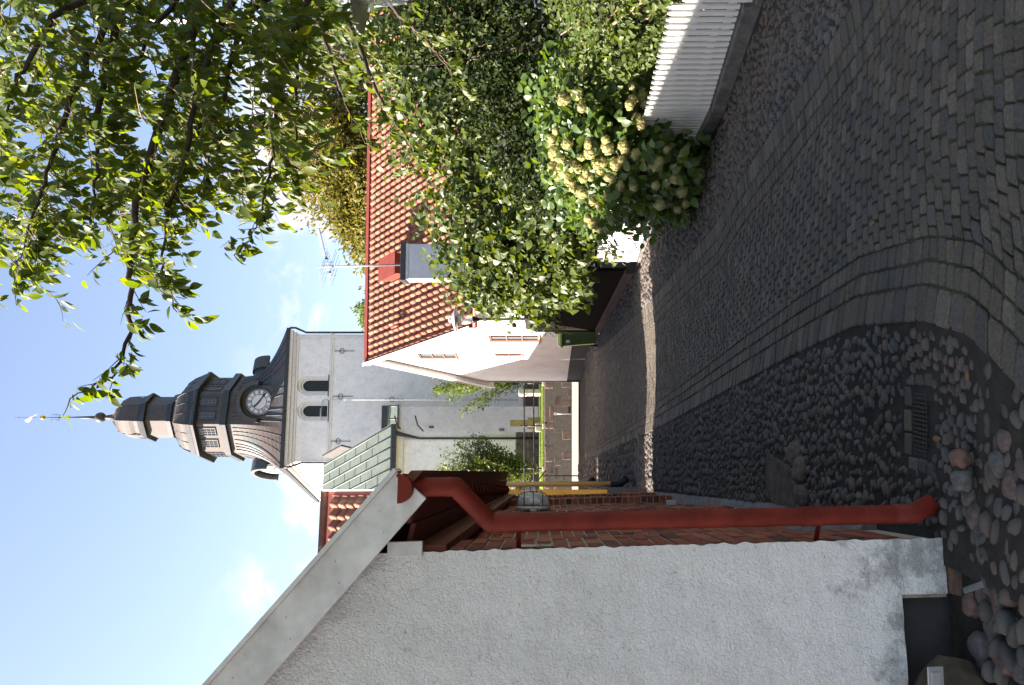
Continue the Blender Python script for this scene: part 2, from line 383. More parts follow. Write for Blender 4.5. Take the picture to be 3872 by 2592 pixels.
M['rust'] = simple('rusty iron', (0.10, 0.045, 0.030), 0.85, 0.4, 20)
M['grave'] = simple('lichened gravestone', (0.46, 0.42, 0.36), 0.85, 0.25, 6, 0.3)
M['ochre_stone'] = simple('ochre gravestone', (0.30, 0.23, 0.10), 0.85, 0.25, 6, 0.3)
M['cherry_leaf'] = leafmat('cherry leaf', [(0.042, 0.070, 0.013), (0.064, 0.102, 0.016), (0.050, 0.080, 0.020), (0.088, 0.120, 0.016), (0.044, 0.072, 0.018), (0.115, 0.132, 0.018)], 0.50, 0.42, 0.32, (2.6, 2.4, 0.42))
M['ivy_leaf'] = leafmat('ivy leaf', [(0.035, 0.059, 0.018), (0.057, 0.087, 0.019), (0.042, 0.066, 0.024), (0.085, 0.118, 0.019), (0.031, 0.052, 0.020), (0.106, 0.130, 0.026)], 0.32, 0.44, 0.38, (2.6, 2.4, 0.42))
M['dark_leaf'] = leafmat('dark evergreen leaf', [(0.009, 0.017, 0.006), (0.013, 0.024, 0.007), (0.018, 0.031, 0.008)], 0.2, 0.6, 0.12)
M['vine_leaf'] = leafmat('climber leaf', [(0.044, 0.071, 0.021), (0.067, 0.101, 0.021), (0.053, 0.081, 0.030), (0.092, 0.124, 0.023)], 0.34, 0.46, 0.34, (2.5, 2.4, 0.45))
M['hyd_leaf'] = leafmat('hydrangea leaf', [(0.040, 0.078, 0.026), (0.055, 0.100, 0.024), (0.075, 0.125, 0.020), (0.045, 0.080, 0.032)], 0.30, 0.42, 0.4, (2.6, 2.4, 0.5))
M['petal'] = leafmat('cream hydrangea petal', [(0.403, 0.389, 0.180), (0.461, 0.432, 0.245), (0.360, 0.382, 0.130), (0.446, 0.374, 0.230), (0.331, 0.360, 0.115)], 0.30, 0.6, 0.2, (1.15, 1.12, 0.75))
M['olive_leaf'] = leafmat('late summer tree leaf', [(0.112, 0.112, 0.024), (0.136, 0.136, 0.029), (0.160, 0.136, 0.032), (0.088, 0.096, 0.022), (0.176, 0.140, 0.036)], 0.30, 0.6, 0.2, (1.8, 1.7, 0.6))
M['bush_leaf'] = leafmat('shrub leaf', [(0.060, 0.100, 0.020), (0.085, 0.130, 0.026), (0.050, 0.085, 0.022), (0.11, 0.15, 0.03)], 0.32, 0.5, 0.3)
M['litter'] = pieces('fallen leaf', [(0.17, 0.085, 0.03), (0.12, 0.07, 0.03), (0.20, 0.14, 0.04)], 0.8, 20, 0.2, 0)

# ================================================================== the ground
def grid_sheet(name, xs, ys, zf, mat, kind='structure'):
    V = [(x, y, zf(x, y)) for y in ys for x in xs]; nx = len(xs)
    Fq = [(j * nx + i, j * nx + i + 1, (j + 1) * nx + i + 1, (j + 1) * nx + i) for j in range(len(ys) - 1) for i in range(nx - 1)]
    o = put(name, np_mesh(name, V, Fq, smooth=True), mat); o['kind'] = kind; return o
def base_z(x, y):
    if y > 37.6: return 1.62 + min(0.5, (y - 37.6) * 0.05)
    z = G(x, y) - 0.045
    return z
xs_ = [-900, -200, -60, -25, -12] + list(np.arange(-8, 8.01, 0.25)) + [12, 25, 60, 200, 900]
ys_ = [-60, -10] + list(np.arange(-1, 34, 0.25)) + [36, 37.59, 37.61, 39, 45, 60, 100, 250, 900]
grid_sheet('ground', xs_, ys_, base_z, M['dirt'])

lane = grid_sheet('lane', list(np.arange(0, 1.001, 0.05)), list(np.arange(2.0, 31.01, 0.2)), lambda a, b: 0, M['joint'])
vv = np.zeros(len(lane.data.vertices) * 3, dtype=np.float32); lane.data.vertices.foreach_get('co', vv); vv = vv.reshape(-1, 3)
for q in vv:
    x = Lx(q[1]) + 0.02 + float(q[0]) * (Rx(q[1]) - Lx(q[1]) - 0.04); q[0] = x; q[2] = G(x, q[1]) - 0.011
lane.data.vertices.foreach_set('co', vv.ravel()); lane.data.update()

# ---- setts: border courses along both edges, segmental arches between them
def stone_mesh(poly, z, chamfer, mb, tint):
    c = sum((Vector(p) for p in poly), Vector((0, 0))) / len(poly)
    pts = []
    n = len(poly)
    for i in range(n):
        p, a, b = Vector(poly[i]), Vector(poly[i - 1]), Vector(poly[(i + 1) % n])
        if chamfer:
            k1 = random.uniform(0.06, 0.18); k2 = random.uniform(0.06, 0.18)
            pts += [p.lerp(a, k1), p.lerp(b, k2)]
        else: pts.append(p)
    m = len(pts); vs = []
    tx, ty = random.uniform(-0.05, 0.05), random.uniform(-0.05, 0.05)
    for sc_, dz in ((1.0, -0.035), (0.985, -0.006), (0.89, 0.0)):
        for p in pts:
            q = c + (p - c) * sc_
            vs.append((q.x, q.y, G(q.x, q.y) + z + dz + (tx * (q.x - c.x) + ty * (q.y - c.y))))
    fs = [(r * m + k, r * m + (k + 1) % m, (r + 1) * m + (k + 1) % m, (r + 1) * m + k) for r in range(2) for k in range(m)]
    fs.append(tuple(2 * m + k for k in range(m)))
    mb.tint = tint; mb.add(vs, fs)
def inset(poly, g):
    c = sum((Vector(p) for p in poly), Vector((0, 0))) / len(poly); out = []
    for p in poly:
        d = Vector(p) - c; L = d.length
        out.append(c + d * max(0.5, (L - g) / L) + Vector((random.uniform(-1, 1), random.uniform(-1, 1))) * g * 0.45)
    return out
sett_polys = []
BL, BR, NB = 0.165, 0.15, 0.105                        # border stone depth left and right, inner course depth
def course(side, q0, q1, step, y0=2.05, y1=30.9):
    y = y0
    while y < y1:
        s = step * random.uniform(0.8, 1.25)
        def X(q, yy): return (Lx(yy) + q) if side < 0 else (Rx(yy) - q)
        sett_polys.append([(X(q0, y), y), (X(q1, y), y), (X(q1, y + s), y + s), (X(q0, y + s), y + s)]); y += s
course(-1, 0.0, BL, 0.098); course(1, 0.0, BR, 0.09)
for k in range(2): course(-1, BL + NB * k, BL + NB * (k + 1), 0.066)
for k in range(2): course(1, BR + NB * k, BR + NB * (k + 1), 0.066)
qa, qb = BL + 2 * NB, BR + 2 * NB
d_row = 0.070
k = 0; y = 1.5
while y < 30.6:
    W = (Rx(y) - qb) - (Lx(y) + qa)
    narc = 1
    for a in range(narc):
        w0, w1 = W * a / narc, W * (a + 1) / narc
        A = rad(17); R = (w1 - w0) / 2 / math.sin(A)
        n = max(4, int(round(2 * A * R / 0.108)))
        off = 0.5 * (k % 2)
        edges = [(-A + 2 * A * min(max((i + off + random.uniform(-.12, .12)) / n, 0), 1)) for i in range(-1, n + 1)]
        edges = sorted(set([-A, A] + edges))
        for i in range(len(edges) - 1):
            f0, f1 = edges[i], edges[i + 1]
            if f1 - f0 < 0.25 * 2 * A / n: continue
            def Q(f, dy):
                yy = y + dy + R * (math.cos(f) - math.cos(A)); q = (w0 + w1) / 2 + R * math.sin(f)
                return (Lx(yy) + qa + q * ((Rx(yy) - qb) - (Lx(yy) + qa)) / W, yy)
            poly = [Q(f0, 0), Q(f1, 0), Q(f1, d_row), Q(f0, d_row)]
            if min(p[1] for p in poly) > 2.02 and max(p[1] for p in poly) < 30.9: sett_polys.append(poly)
    y += d_row; k += 1
def seen(x, y, z):
    if y < 0.5: return False
    u, v = UC + F * x / y, VH - F * (z - EYE) / y
    return -20 < u < 2612 and -20 < v < 3892
sett_polys.sort(key=lambda p: (0 if seen(p[0][0], p[0][1], 0) else 1, p[0][1]))
rest = MB()
for i, p in enumerate(sett_polys):
    yy = p[0][1]; c = sum((Vector(q) for q in p), Vector((0, 0))) / 4
    pp = inset(p, 0.0055 if yy < 10 else 0.006)
    if i < 300:
        mb = MB(); stone_mesh(pp, random.uniform(-0.004, 0.004), True, mb, 0.0)
        mb.build('sett', M['sett'], lane)
    else:
        stone_mesh(pp, random.uniform(-0.004, 0.004), yy < 9.0, rest, random.random() * 0.98 + 0.01)
rest.build('sett_paving', M['sett'], lane, kind='stuff', fix=False)

# ---- cobbles
def cobble_template(seed, rings=3, seg=8):
    rnd = random.Random(seed); vs = []; fs = []
    for i in range(rings):
        t = (math.pi * 0.62) * (1 - i / rings)
        for k in range(seg):
            a = 2 * math.pi * k / seg; j = 1 + rnd.uniform(-0.13, 0.13)
            vs.append((math.sin(t) ** 0.8 * math.cos(a) * j, math.sin(t) ** 0.8 * math.sin(a) * j, math.copysign(abs(math.cos(t)) ** 0.6, math.cos(t)) * (1 + rnd.uniform(-0.06, 0.06))))
    vs.append((rnd.uniform(-.1, .1), rnd.uniform(-.1, .1), 1.0 + rnd.uniform(-0.1, 0.05)))
    for i in range(rings - 1):
        for k in range(seg): fs.append((i * seg + k, i * seg + (k + 1) % seg, (i + 1) * seg + (k + 1) % seg, (i + 1) * seg + k))
    for k in range(seg): fs.append(((rings - 1) * seg + k, (rings - 1) * seg + (k + 1) % seg, rings * seg))
    return vs, fs
CT = [cobble_template(s) for s in range(7)]
CME = []
for i, (vs, fs) in enumerate(CT):
    mb = MB(); mb.add(vs, fs); me = mb.mesh('cobble', True); me.materials.append(M['cobble']); CME.append(me)
WALL0, WDIR = Vector((-0.82, 3.32)), -0.164            # corner of the outbuilding and run of its long wall
def wallx(y): return WALL0.x + WDIR * (y - WALL0.y) if y < 12.2 else -2.45 - 0.19 * (y - 12.2)
FENCE = [(5.0, 3.22), (6.67, 2.60), (7.38, 2.33), (7.8, 2.20), (11.2, 1.78), (11.86, 1.60), (12.87, 1.296), (14.2, 1.22), (20.6, 0.33), (22.0, 0.60), (30.4, -1.52)]
def fx(y): return interp(FENCE, y)
cobbles = {-1: [], 1: []}
def fill(side, y0, y1, xa, xb, pitch, skip=None):
    y = y0; row = 0
    while y < y1:
        p = pitch(y); xl, xr = xa(y), xb(y); x = xl + p * (0.5 if row % 2 else 0.1)
        while x < xr:
            px, py = x + random.uniform(-.22, .22) * p, y + random.uniform(-.2, .2) * p
            if not (skip and skip(px, py)):
                r = p * random.uniform(0.36, 0.60)
                if random.random() < 0.10: r *= 1.35
                cobbles[side].append((px, py, r * random.uniform(0.85, 1.25), r * random.uniform(0.50, 0.72), r * random.uniform(0.35, 0.6), random.gauss(0, 0.45)))
            x += p * random.uniform(0.98, 1.3)
        y += p * 0.70; row += 1
def skip_left(x, y):
    if -0.59 < x < -0.12 and 3.43 < y < 3.72: return True         # drain and its frame
    if -1.16 < x < -0.80 and 5.05 < y < 5.85: return True         # earth patch by the wall
    return (y < 4.6) and random.random() < 0.12
fill(-1, 2.45, 3.0, lambda y: -1.35, lambda y: Lx(y) - 0.04, lambda y: 0.085, lambda x, y: random.random() < 0.25)
fill(-1, 3.0, 12.3, lambda y: wallx(max(y, 3.36)) + (0.06 if y > 3.36 else 0.0), lambda y: Lx(y) - 0.03, lambda y: 0.060 if y < 8 else 0.08, skip_left)
fill(-1, 12.3, 30.5, lambda y: wallx(y) + 0.1, lambda y: Lx(y) - 0.03, lambda y: 0.11 + 0.004 * (y - 12))
fill(1, 3.6, 13.2, lambda y: Rx(y) + 0.03, lambda y: fx(y) - 0.10, lambda y: 0.064 if y < 8 else 0.08, lambda x, y: random.random() < 0.07)
fill(1, 13.2, 22.5, lambda y: Rx(y) + 0.03, lambda y: fx(y) - 0.12, lambda y: 0.10)
fill(1, 22.5, 30.5, lambda y: Rx(y) + 0.03, lambda y: fx(y) - 0.05, lambda y: 0.15)
def strip(name, xa, xb, y0, y1, mat):
    V = []; Fq = []; n = 8; ys = np.arange(y0, y1 + 0.01, 0.2)
    for yv in ys:
        for i in range(n + 1):
            x = xa(yv) + (xb(yv) - xa(yv)) * i / n; V.append((x, yv, G(x, yv) - 0.012))
    for j in range(len(ys) - 1):
        for i in range(n): Fq.append((j * (n + 1) + i, j * (n + 1) + i + 1, (j + 1) * (n + 1) + i + 1, (j + 1) * (n + 1) + i))
    o = put(name, np_mesh(name, V, Fq, smooth=True), mat); o['kind'] = 'structure'; return o
verge_l = strip('cobbled_verge_left', lambda y: wallx(max(y, 3.3)) - 0.1, lambda y: Lx(y) + 0.02, 2.4, 30.9, M['dirt'])
verge_r = strip('cobbled_verge_right', lambda y: Rx(y) - 0.02, lambda y: fx(y) + 0.05, 3.0, 30.9, M['dirt'])
allc = [(c[1], s, c) for s in (-1, 1) for c in cobbles[s]]
allc.sort(key=lambda t: (0 if seen(t[2][0], t[2][1], 0.02) else 1, t[0]))
crest = {-1: MB(), 1: MB()}
for i, (yy, s, c) in enumerate(allc):
    x, y, ra, rb, rh, rot = c
    z = G(x, y) - 0.034 + random.uniform(-0.006, 0.008) - (0.008 if y < 3.1 else 0.0)
    par = verge_l if s < 0 else verge_r
    if i < 300:
        put_at('cobble', CME[i % 7], par, (x, y, z), rot, (ra, rb, rh + 0.022))
    else:
        vs, fs = CT[i % 7]; ca, sa = math.cos(rot), math.sin(rot)
        crest[s].tint = random.random() * 0.98 + 0.01
        crest[s].add([(x + (px * ra * ca - py * rb * sa), y + (px * ra * sa + py * rb * ca), z + pz * (rh + 0.022)) for px, py, pz in vs], fs)
for s, par in ((-1, verge_l), (1, verge_r)):
    crest[s].build('cobble_paving', M['cobble'], par, smooth=True, kind='stuff', fix=False)

# ---- cross street in the sun, its kerb of the churchyard, and the lawn above the wall
mb = MB(); mb.add([(-60, 30.85, 0.342), (60, 30.85, 0.342), (60, 37.55, 0.36), (-60, 37.55, 0.36)], [(0, 1, 2, 3)])
o = mb.build('cross_street', M['asphalt']); o['kind'] = 'structure'
mb = MB(); mb.add([(-50, 37.9, 1.70), (50, 37.9, 1.70), (50, 44, 1.95), (-50, 44, 1.95), (50, 90, 2.2), (-50, 90, 2.2)], [(0, 1, 2, 3), (3, 2, 4, 5)])
lawn = mb.build('churchyard_lawn', M['grass']); lawn['kind'] = 'structure'
n = 26000
bx = RNG.uniform(-7, 3.5, n); by = 37.75 + RNG.random(n) ** 2 * 5.0; bz = 1.68 + np.clip((by - 37.9) / 6.1 * 0.25, 0, 1)
h = RNG.uniform(0.03, 0.085, n); w = RNG.uniform(0.006, 0.012, n); ang = RNG.uniform(0, math.pi, n); le = RNG.normal(0, 0.03, (n, 2))
V = np.empty((n, 3, 3), np.float32)
V[:, 0] = np.stack([bx - w * np.cos(ang), by - w * np.sin(ang), bz - .01], 1); V[:, 1] = np.stack([bx + w * np.cos(ang), by + w * np.sin(ang), bz - .01], 1)
V[:, 2] = np.stack([bx + le[:, 0], by + le[:, 1], bz + h], 1)
tn = np.repeat(RNG.random(n) * .98 + .01, 3)
o = put('grass_blades', np_mesh('grass_blades', V.reshape(-1, 3), np.arange(n * 3).reshape(-1, 3), tn), M['grass'])
tag(o, 'bright sunlit grass along the top of the churchyard wall', 'grass', kind='stuff')

M['grate'] = simple('rusty cast iron', (0.028, 0.022, 0.018), 0.85, 0.4, 30)
# ================================================================== the white and brick outbuilding at the near left
WU = Vector((WDIR, 1.0, 0)).normalized(); WN = Vector((WU.y, -WU.x, 0))          # along the wall, out to the lane
LEAN = 0.027                                                                   # the old walls lean back a little
def nb(a, b, z): return Vector((WALL0.x, WALL0.y, 0)) + WU * a + WN * b + Vector((-LEAN * z, 0, z))
def nbox(mb, a0, a1, b0, b1, z0, z1):
    mb.hexa([nb(a0, b0, z0), nb(a1, b0, z0), nb(a1, b1, z0), nb(a0, b1, z0), nb(a0, b0, z1), nb(a1, b0, z1), nb(a1, b1, z1), nb(a0, b1, z1)])
ob = empty('outbuilding', (-2.5, 6.5, 0), 'low outbuilding with white roughcast gable and red brick side wall', 'outbuilding')
PITCH = math.tan(rad(41.5)); ZE = 2.19; RB = -2.85; LEN = 8.15                   # eave height at the wall, ridge offset, length
def roof_z(b): return ZE + 0.24 + (-(abs(b - RB) - 2.85)) * PITCH
# gable: a thick plate of uneven plaster with a notch for the hatch
mb = MB(); step = 0.022
bs = list(np.arange(0.0, -1.30, -step)) + [-1.6, -2.2, -2.85, -4.0, -5.0, -5.7]
def gb(b): return 0.20 if b < -0.235 else 0.015
ZG = list(np.arange(0.015, 2.29, 0.0125)); NT = 90
idx = {}
for j, b in enumerate(bs):
    zt = roof_z(b) + 0.02; zcol = ZG + [ZG[-1] + (zt - ZG[-1]) * k / NT for k in range(1, NT + 1)]
    for i, z in enumerate(zcol):
        q = Vector((b * 9, 0, z * 9)); dn = noise.fractal(q, 1.0, 2.0, 4) * 0.005 + noise.noise(Vector((b * 38, 3, z * 38))) * 0.0028 + noise.noise(Vector((b * 75, 9, z * 75))) * 0.0016
        bb = b + (0.0 if j else noise.noise(Vector((5, 0, z * 22))) * 0.008 + 0.004)
        idx[j, i] = len(mb.v); mb.v.append(tuple(nb(-0.012 - dn, bb, z))); mb.t.append(0.0)
for j in range(len(bs) - 1):
    for i in range(len(ZG) + NT - 1):
        if i < len(ZG) and ZG[i] < gb(bs[j + 1]) - 0.006: continue
        mb.f.append((idx[j, i], idx[j + 1, i], idx[j + 1, i + 1], idx[j, i + 1]))
gw = mb.build('gable_wall', M['roughcast'], ob, smooth=True)
mb = MB()
nbox(mb, 0.0, 0.03, -0.235, 0.0, 0.015, 0.3); nbox(mb, 0.0, 0.03, -5.7, -0.235, 0.20, 0.3)          # wall thickness at the foot
mb.prism([nb(0.002, 0.0, 0.25), nb(0.002, 0.0, ZE + 0.22), nb(0.002, RB, roof_z(RB)), nb(0.002, -5.7, ZE + 0.22), nb(0.002, -5.7, 0.25)], WU * 0.02)
mb.build('gable_core', M['mortar'], ob)
mb = MB(); nbox(mb, 0.035, 0.06, -1.2, -0.21, -0.25, 0.32); mb.build('slate_hatch', simple('slate hatch', (0.030, 0.029, 0.031), 0.75, 0.35, 7, 0.3, 0.004, 40), ob, bevel=0.004)
# rear gable, far wall, inner mass
mb = MB(); mb.prism([nb(LEN - 0.02, -0.07, 0), nb(LEN - 0.02, -0.07, ZE + 0.2), nb(LEN - 0.02, RB, roof_z(RB)), nb(LEN - 0.02, -5.7, ZE), nb(LEN - 0.02, -5.7, 0)], WU * 0.02)
nbox(mb, 0.02, LEN - 0.02, -5.7, -5.6, 0, ZE); mb.build('back_wall', M['whitewash'], ob)
# brick side wall: piers with shallow panels between them
PIERS = [(0.0, 0.62), (3.15, 3.75), (6.35, 6.9), (7.75, LEN)]
def off(a):
    return 0.0 if any(p0 <= a <= p1 for p0, p1 in PIERS) else -0.07
bw = None
mb = MB(); nbox(mb, 0.012, LEN, -0.20, -0.077, 0.0, ZE)
for p0, p1 in PIERS: nbox(mb, max(p0, 0.012) + 0.006, p1 - 0.006, -0.08, -0.007, 0.0, ZE - 0.002)
bw = mb.build('brick_wall', M['mortar'], ob)
bricks = []
CH, BH, J = 0.0755, 0.0625, 0.013
secs = []; e = 0.0
for p0, p1 in PIERS:
    if p0 > e: secs.append((e, p0, -0.07))
    secs.append((p0, p1, 0.0)); e = p1
zc = 0.14; r = 0
while zc < ZE - 0.02:
    for s0, s1, b in secs:
        a = s0 + (0.0 if b == 0 else 0.004); first = True
        while a < s1 - 0.02:
            L = (0.12 if (r % 2 == 0 and first) else 0.245) if b == 0 else (0.12 if ((r + int(a * 7)) % 3 == 0) else 0.245)
            e = min(a + L, s1 - (0.0 if b == 0 else 0.004))
            if s1 - e < 0.05: e = s1
            bricks.append((a + random.uniform(0, .002), e - J * (0 if (b == 0 and e == s1) else 1), b + random.uniform(-.003, .003), zc + random.uniform(-.002, .002), b))
            a = e; first = False
    zc += CH; r += 1
def brick_geo(mb, t):
    a0, a1, b, z, base = t
    d = 0.068 if base == 0 else 0.05
    nbox(mb, a0, a1, b - d, b, z, z + BH)
def bkey(t): return (0 if (t[4] == 0 or (t[0] % 3.2) > 1.0) else 1, t[0])
bricks.sort(key=bkey)
rest = MB()
for i, t in enumerate(bricks):
    if i < 300:
        mb = MB(); brick_geo(mb, t); mb.build('brick', M['brick'], bw)
    else:
        rest.tint = random.random() * .98 + .01; brick_geo(rest, t)
rest.build('brickwork', M['brick'], bw, kind='stuff')
mb = MB(); nbox(mb, 0.09, 0.20, -0.004, 0.004, 1.70, 1.795)
nbox(mb, 0.09, 0.20, -0.004, 0.004, 1.64, 1.695); mb.build('tarred_patch', M['dark_metal'], ob)
# sloping mortar fillet and rough footing under the bricks
mb = MB(); mb.prism([nb(0.62, -0.09, 0.0), nb(0.62, 0.10, 0.0), nb(0.62, 0.02, 0.10), nb(0.62, -0.075, 0.16)], WU * (LEN - 0.7)); mb.build('footing', M['concrete'], ob)
mb = MB(); nbox(mb, -0.085, 0.5, -0.225, 0.055, -0.12, 0.008); fo = mb.build('corner_stone', simple('brown granite', (0.13, 0.075, 0.052), 0.9, 0.5, 16, 0.8, 0.008, 50), ob, bevel=0.02)
# little sheet-metal boxes and straps on the wall
for a, z, s in ((2.8, 0.62, 0.05), (3.9, 0.80, 0.05), (2.2, 0.28, 0.08), (5.4, 0.24, 0.09)):
    mb = MB(); nbox(mb, a, a + s * 1.3, off(a), off(a) + 0.05, z, z + s); mb.build('vent_box', M['steel'] if s > 0.07 else M['red_boards'], ob, bevel=0.003)
# roof slab, boarded eave, bargeboard
mb = MB()
for sgn in (1, -1):
    bo = 0.34; z_e = roof_z(0.34) + 0.05
    e0, r0 = (bo if sgn > 0 else -5.7 - bo), RB
    mb.hexa([nb(-0.10, e0, z_e), nb(LEN + 0.12, e0, z_e), nb(LEN + 0.12, r0, roof_z(RB) + 0.05), nb(-0.10, r0, roof_z(RB) + 0.05),
             nb(-0.10, e0, z_e + 0.05), nb(LEN + 0.12, e0, z_e + 0.05), nb(LEN + 0.12, r0, roof_z(RB) + 0.10), nb(-0.10, r0, roof_z(RB) + 0.10)])
mb.build('roof', M['tile'], ob)
for k in range(3):                                                             # soffit boards following the slope
    b0, b1 = 0.02 + 0.105 * k, 0.02 + 0.105 * (k + 1) - 0.006
    za, zb = ZE + 0.055 - b0 * 0.10, ZE + 0.055 - b1 * 0.10 - 0.012
    sa = 0.01 if k == 0 else -0.06
    mb = MB(); mb.hexa([nb(sa, b0, za), nb(LEN + 0.1, b0, za), nb(LEN + 0.1, b1, zb), nb(sa, b1, zb), nb(sa, b0, za + 0.02), nb(LEN + 0.1, b0, za + 0.02), nb(LEN + 0.1, b1, zb + 0.02), nb(sa, b1, zb + 0.02)])
    mb.build('soffit_board', M['red_boards'], ob)
mb = MB(); nbox(mb, 0.0, LEN, -0.02, 0.03, ZE - 0.10, ZE + 0.03); mb.build('wall_plate', M['red_boards'], ob)
def barge(sgn):
    mb = MB()
    S = Vector((-math.cos(rad(41.5)), math.sin(rad(41.5)))); Nn = Vector((math.sin(rad(41.5)), math.cos(rad(41.5))))
    o2 = Vector((0.335, 2.285)); L = 4.25; wd = 0.165
    def q(s, t, a):
        p = o2 + S * s - Nn * t; b = p.x if sgn > 0 else -5.7 - p.x
        return nb(a, b, p.y)
    mb.hexa([q(0, wd, -0.125), q(L, wd, -0.125), q(L, wd, -0.10), q(0, wd, -0.10), q(0, 0, -0.125), q(L, 0, -0.125), q(L, 0, -0.10), q(0, 0, -0.10)])
    bg = mb.build('bargeboard', M['white_board'], ob, bevel=0.003)
    mb = MB(); mb.hexa([q(-0.006, 0.0, -0.145), q(L, 0.0, -0.145), q(L, 0.0, 0.0), q(-0.006, 0.0, 0.0), q(-0.006, -0.018, -0.145), q(L, -0.018, -0.145), q(L, -0.018, 0.0), q(-0.006, -0.018, 0.0)])
    mb.build('drip_edge', M['white_board'], bg)
    for s in (0.16, 0.42, 0.70, 1.0):
        mb = MB(); c = q(s, 0.055, -0.127); mb.sphere(c, 0.0035, 8, 5); mb.build('screw_head', M['white_board'], bg, True)
        mb = MB(); c = q(s + 0.05, 0.125, -0.127); mb.sphere(c, 0.0035, 8, 5); mb.build('screw_head', M['white_board'], bg, True)
barge(1); barge(-1)
mb = MB(); nbox(mb, -0.035, -0.012, -0.012, 0.05, ZE - 0.005, ZE + 0.14); mb.build('boxed_eave_end', M['white_board'], ob, bevel=0.003)
# gutter with hooks, end cap
GA, GB_ = Vector((-0.585, 3.17, 2.265)), Vector((-2.16, 11.62, 2.235)); gd = (GB_ - GA).normalized(); gs = Vector((gd.y, -gd.x, 0)); gr = 0.054
def half_ring(c, r, n=10): return [c + gs * (r * math.cos(math.pi + math.pi * k / n)) + Vector((0, 0, r * math.sin(math.pi + math.pi * k / n))) for k in range(n + 1)]
mb = MB(); A, B = half_ring(GA, gr), half_ring(GB_, gr); A2, B2 = half_ring(GA, gr - 0.003), half_ring(GB_, gr - 0.003); m = len(A)
mb.add(A + B + A2 + B2, [(k, k + 1, m + k + 1, m + k) for k in range(m - 1)] + [(2 * m + k, 3 * m + k, 3 * m + k + 1, 2 * m + k + 1) for k in range(m - 1)] + [(0, m, 3 * m, 2 * m), (m - 1, 2 * m - 1, 4 * m - 1, 3 * m - 1)])
gut = mb.build('gutter', M['red_paint'], ob, smooth=True); auto_smooth(gut, 40)
mb = MB(); mb.prism(half_ring(GA - gd * 0.004, gr + 0.004, 14), gd * 0.012); mb.build('end_cap', M['red_paint'], gut)
mb = MB(); mb.tube([GA + gs * (gr - 0.002), GB_ + gs * (gr - 0.002)], 0.008, 8); mb.build('rolled_lip', M['red_paint'], gut, True)
for k in range(25):
    c = GA + gd * (0.16 + k * 0.34)
    mb = MB(); pts = half_ring(c, gr + 0.004, 10); mb.tube([pts[0] + Vector((0, 0, 0.02))] + pts + [pts[-1] + Vector((0, 0, 0.012))], 0.0065, 5); mb.build('gutter_hook', M['red_paint'], gut, True)
# downpipe
PY = 3.36; pr = 0.0395
def pp(dx, dy): return D(dx, dy, PY)
top = GA + gd * 0.13 + Vector((0, 0, -gr + 0.01)); b1 = pp(1045, 1110); b2 = pp(1122, 1197); lo = pp(2088, 1176); sh = pp(2135, 1150)
b1.y = top.y + 0.02; top2 = Vector((b1.x, b1.y, top.z)); 
def bend(a, b, c, r=0.05):
    d1, d2 = (a - b).normalized(), (c - b).normalized(); return [b + d1 * r, b + d1 * r * 0.35 + d2 * r * 0.35 * 0.3, b + d2 * r * 0.35 + d1 * r * 0.35 * 0.3, b + d2 * r]
mb = MB(); mb.tube([top2, b1 + Vector((0, 0, 0.006))], pr, 20); mb.tube([b1, b2], pr * 1.0, 20); mb.tube([b2 + Vector((0, 0, 0.012)), lo], pr, 20)
dp = mb.build('downpipe', M['red_paint'], ob, smooth=True); auto_smooth(dp, 40)
mb = MB(); mb.tube([b1 + Vector((0, 0, 0.035)), b1 - Vector((0, 0, 0.0)), b1 + (b2 - b1).normalized() * 0.035], pr + 0.0025, 20, False); mb.build('elbow', M['red_paint'], dp, True)
mb = MB(); mb.tube([b2 + (b1 - b2).normalized() * 0.04, b2, b2 + (lo - b2).normalized() * 0.045], pr + 0.0025, 20, False); mb.build('elbow', M['red_paint'], dp, True)
mb = MB(); mb.tube([lo + Vector((0, 0, 0.08)), lo + Vector((0, 0, 0.0)), sh], pr + 0.002, 20); mb.build('shoe', M['red_paint'], dp, True); 
ax = (lo - b2)
for f0, f1 in ((0.026, 0.066), (0.738, 0.780)):
    mb = MB(); mb.tube([b2 + ax * f0, b2 + ax * f1], pr + 0.0028, 20); o = mb.build('pipe_clip', M['red_paint'], dp, True); auto_smooth(o, 40)
    c = b2 + ax * f1; mb = MB(); mb.bar(c + Vector((-0.02, 0.01, 0)), nb(0.10, -0.01, c.z), 0.008, 0.02); mb.build('pipe_bracket', M['red_paint'], dp)
for f in (0.885, 0.06, 0.78):
    mb = MB(); mb.tube([b2 + ax * f, b2 + ax * (f + 0.0016)], pr + 0.0012, 20); mb.build('seam', M['red_boards'], dp, True)

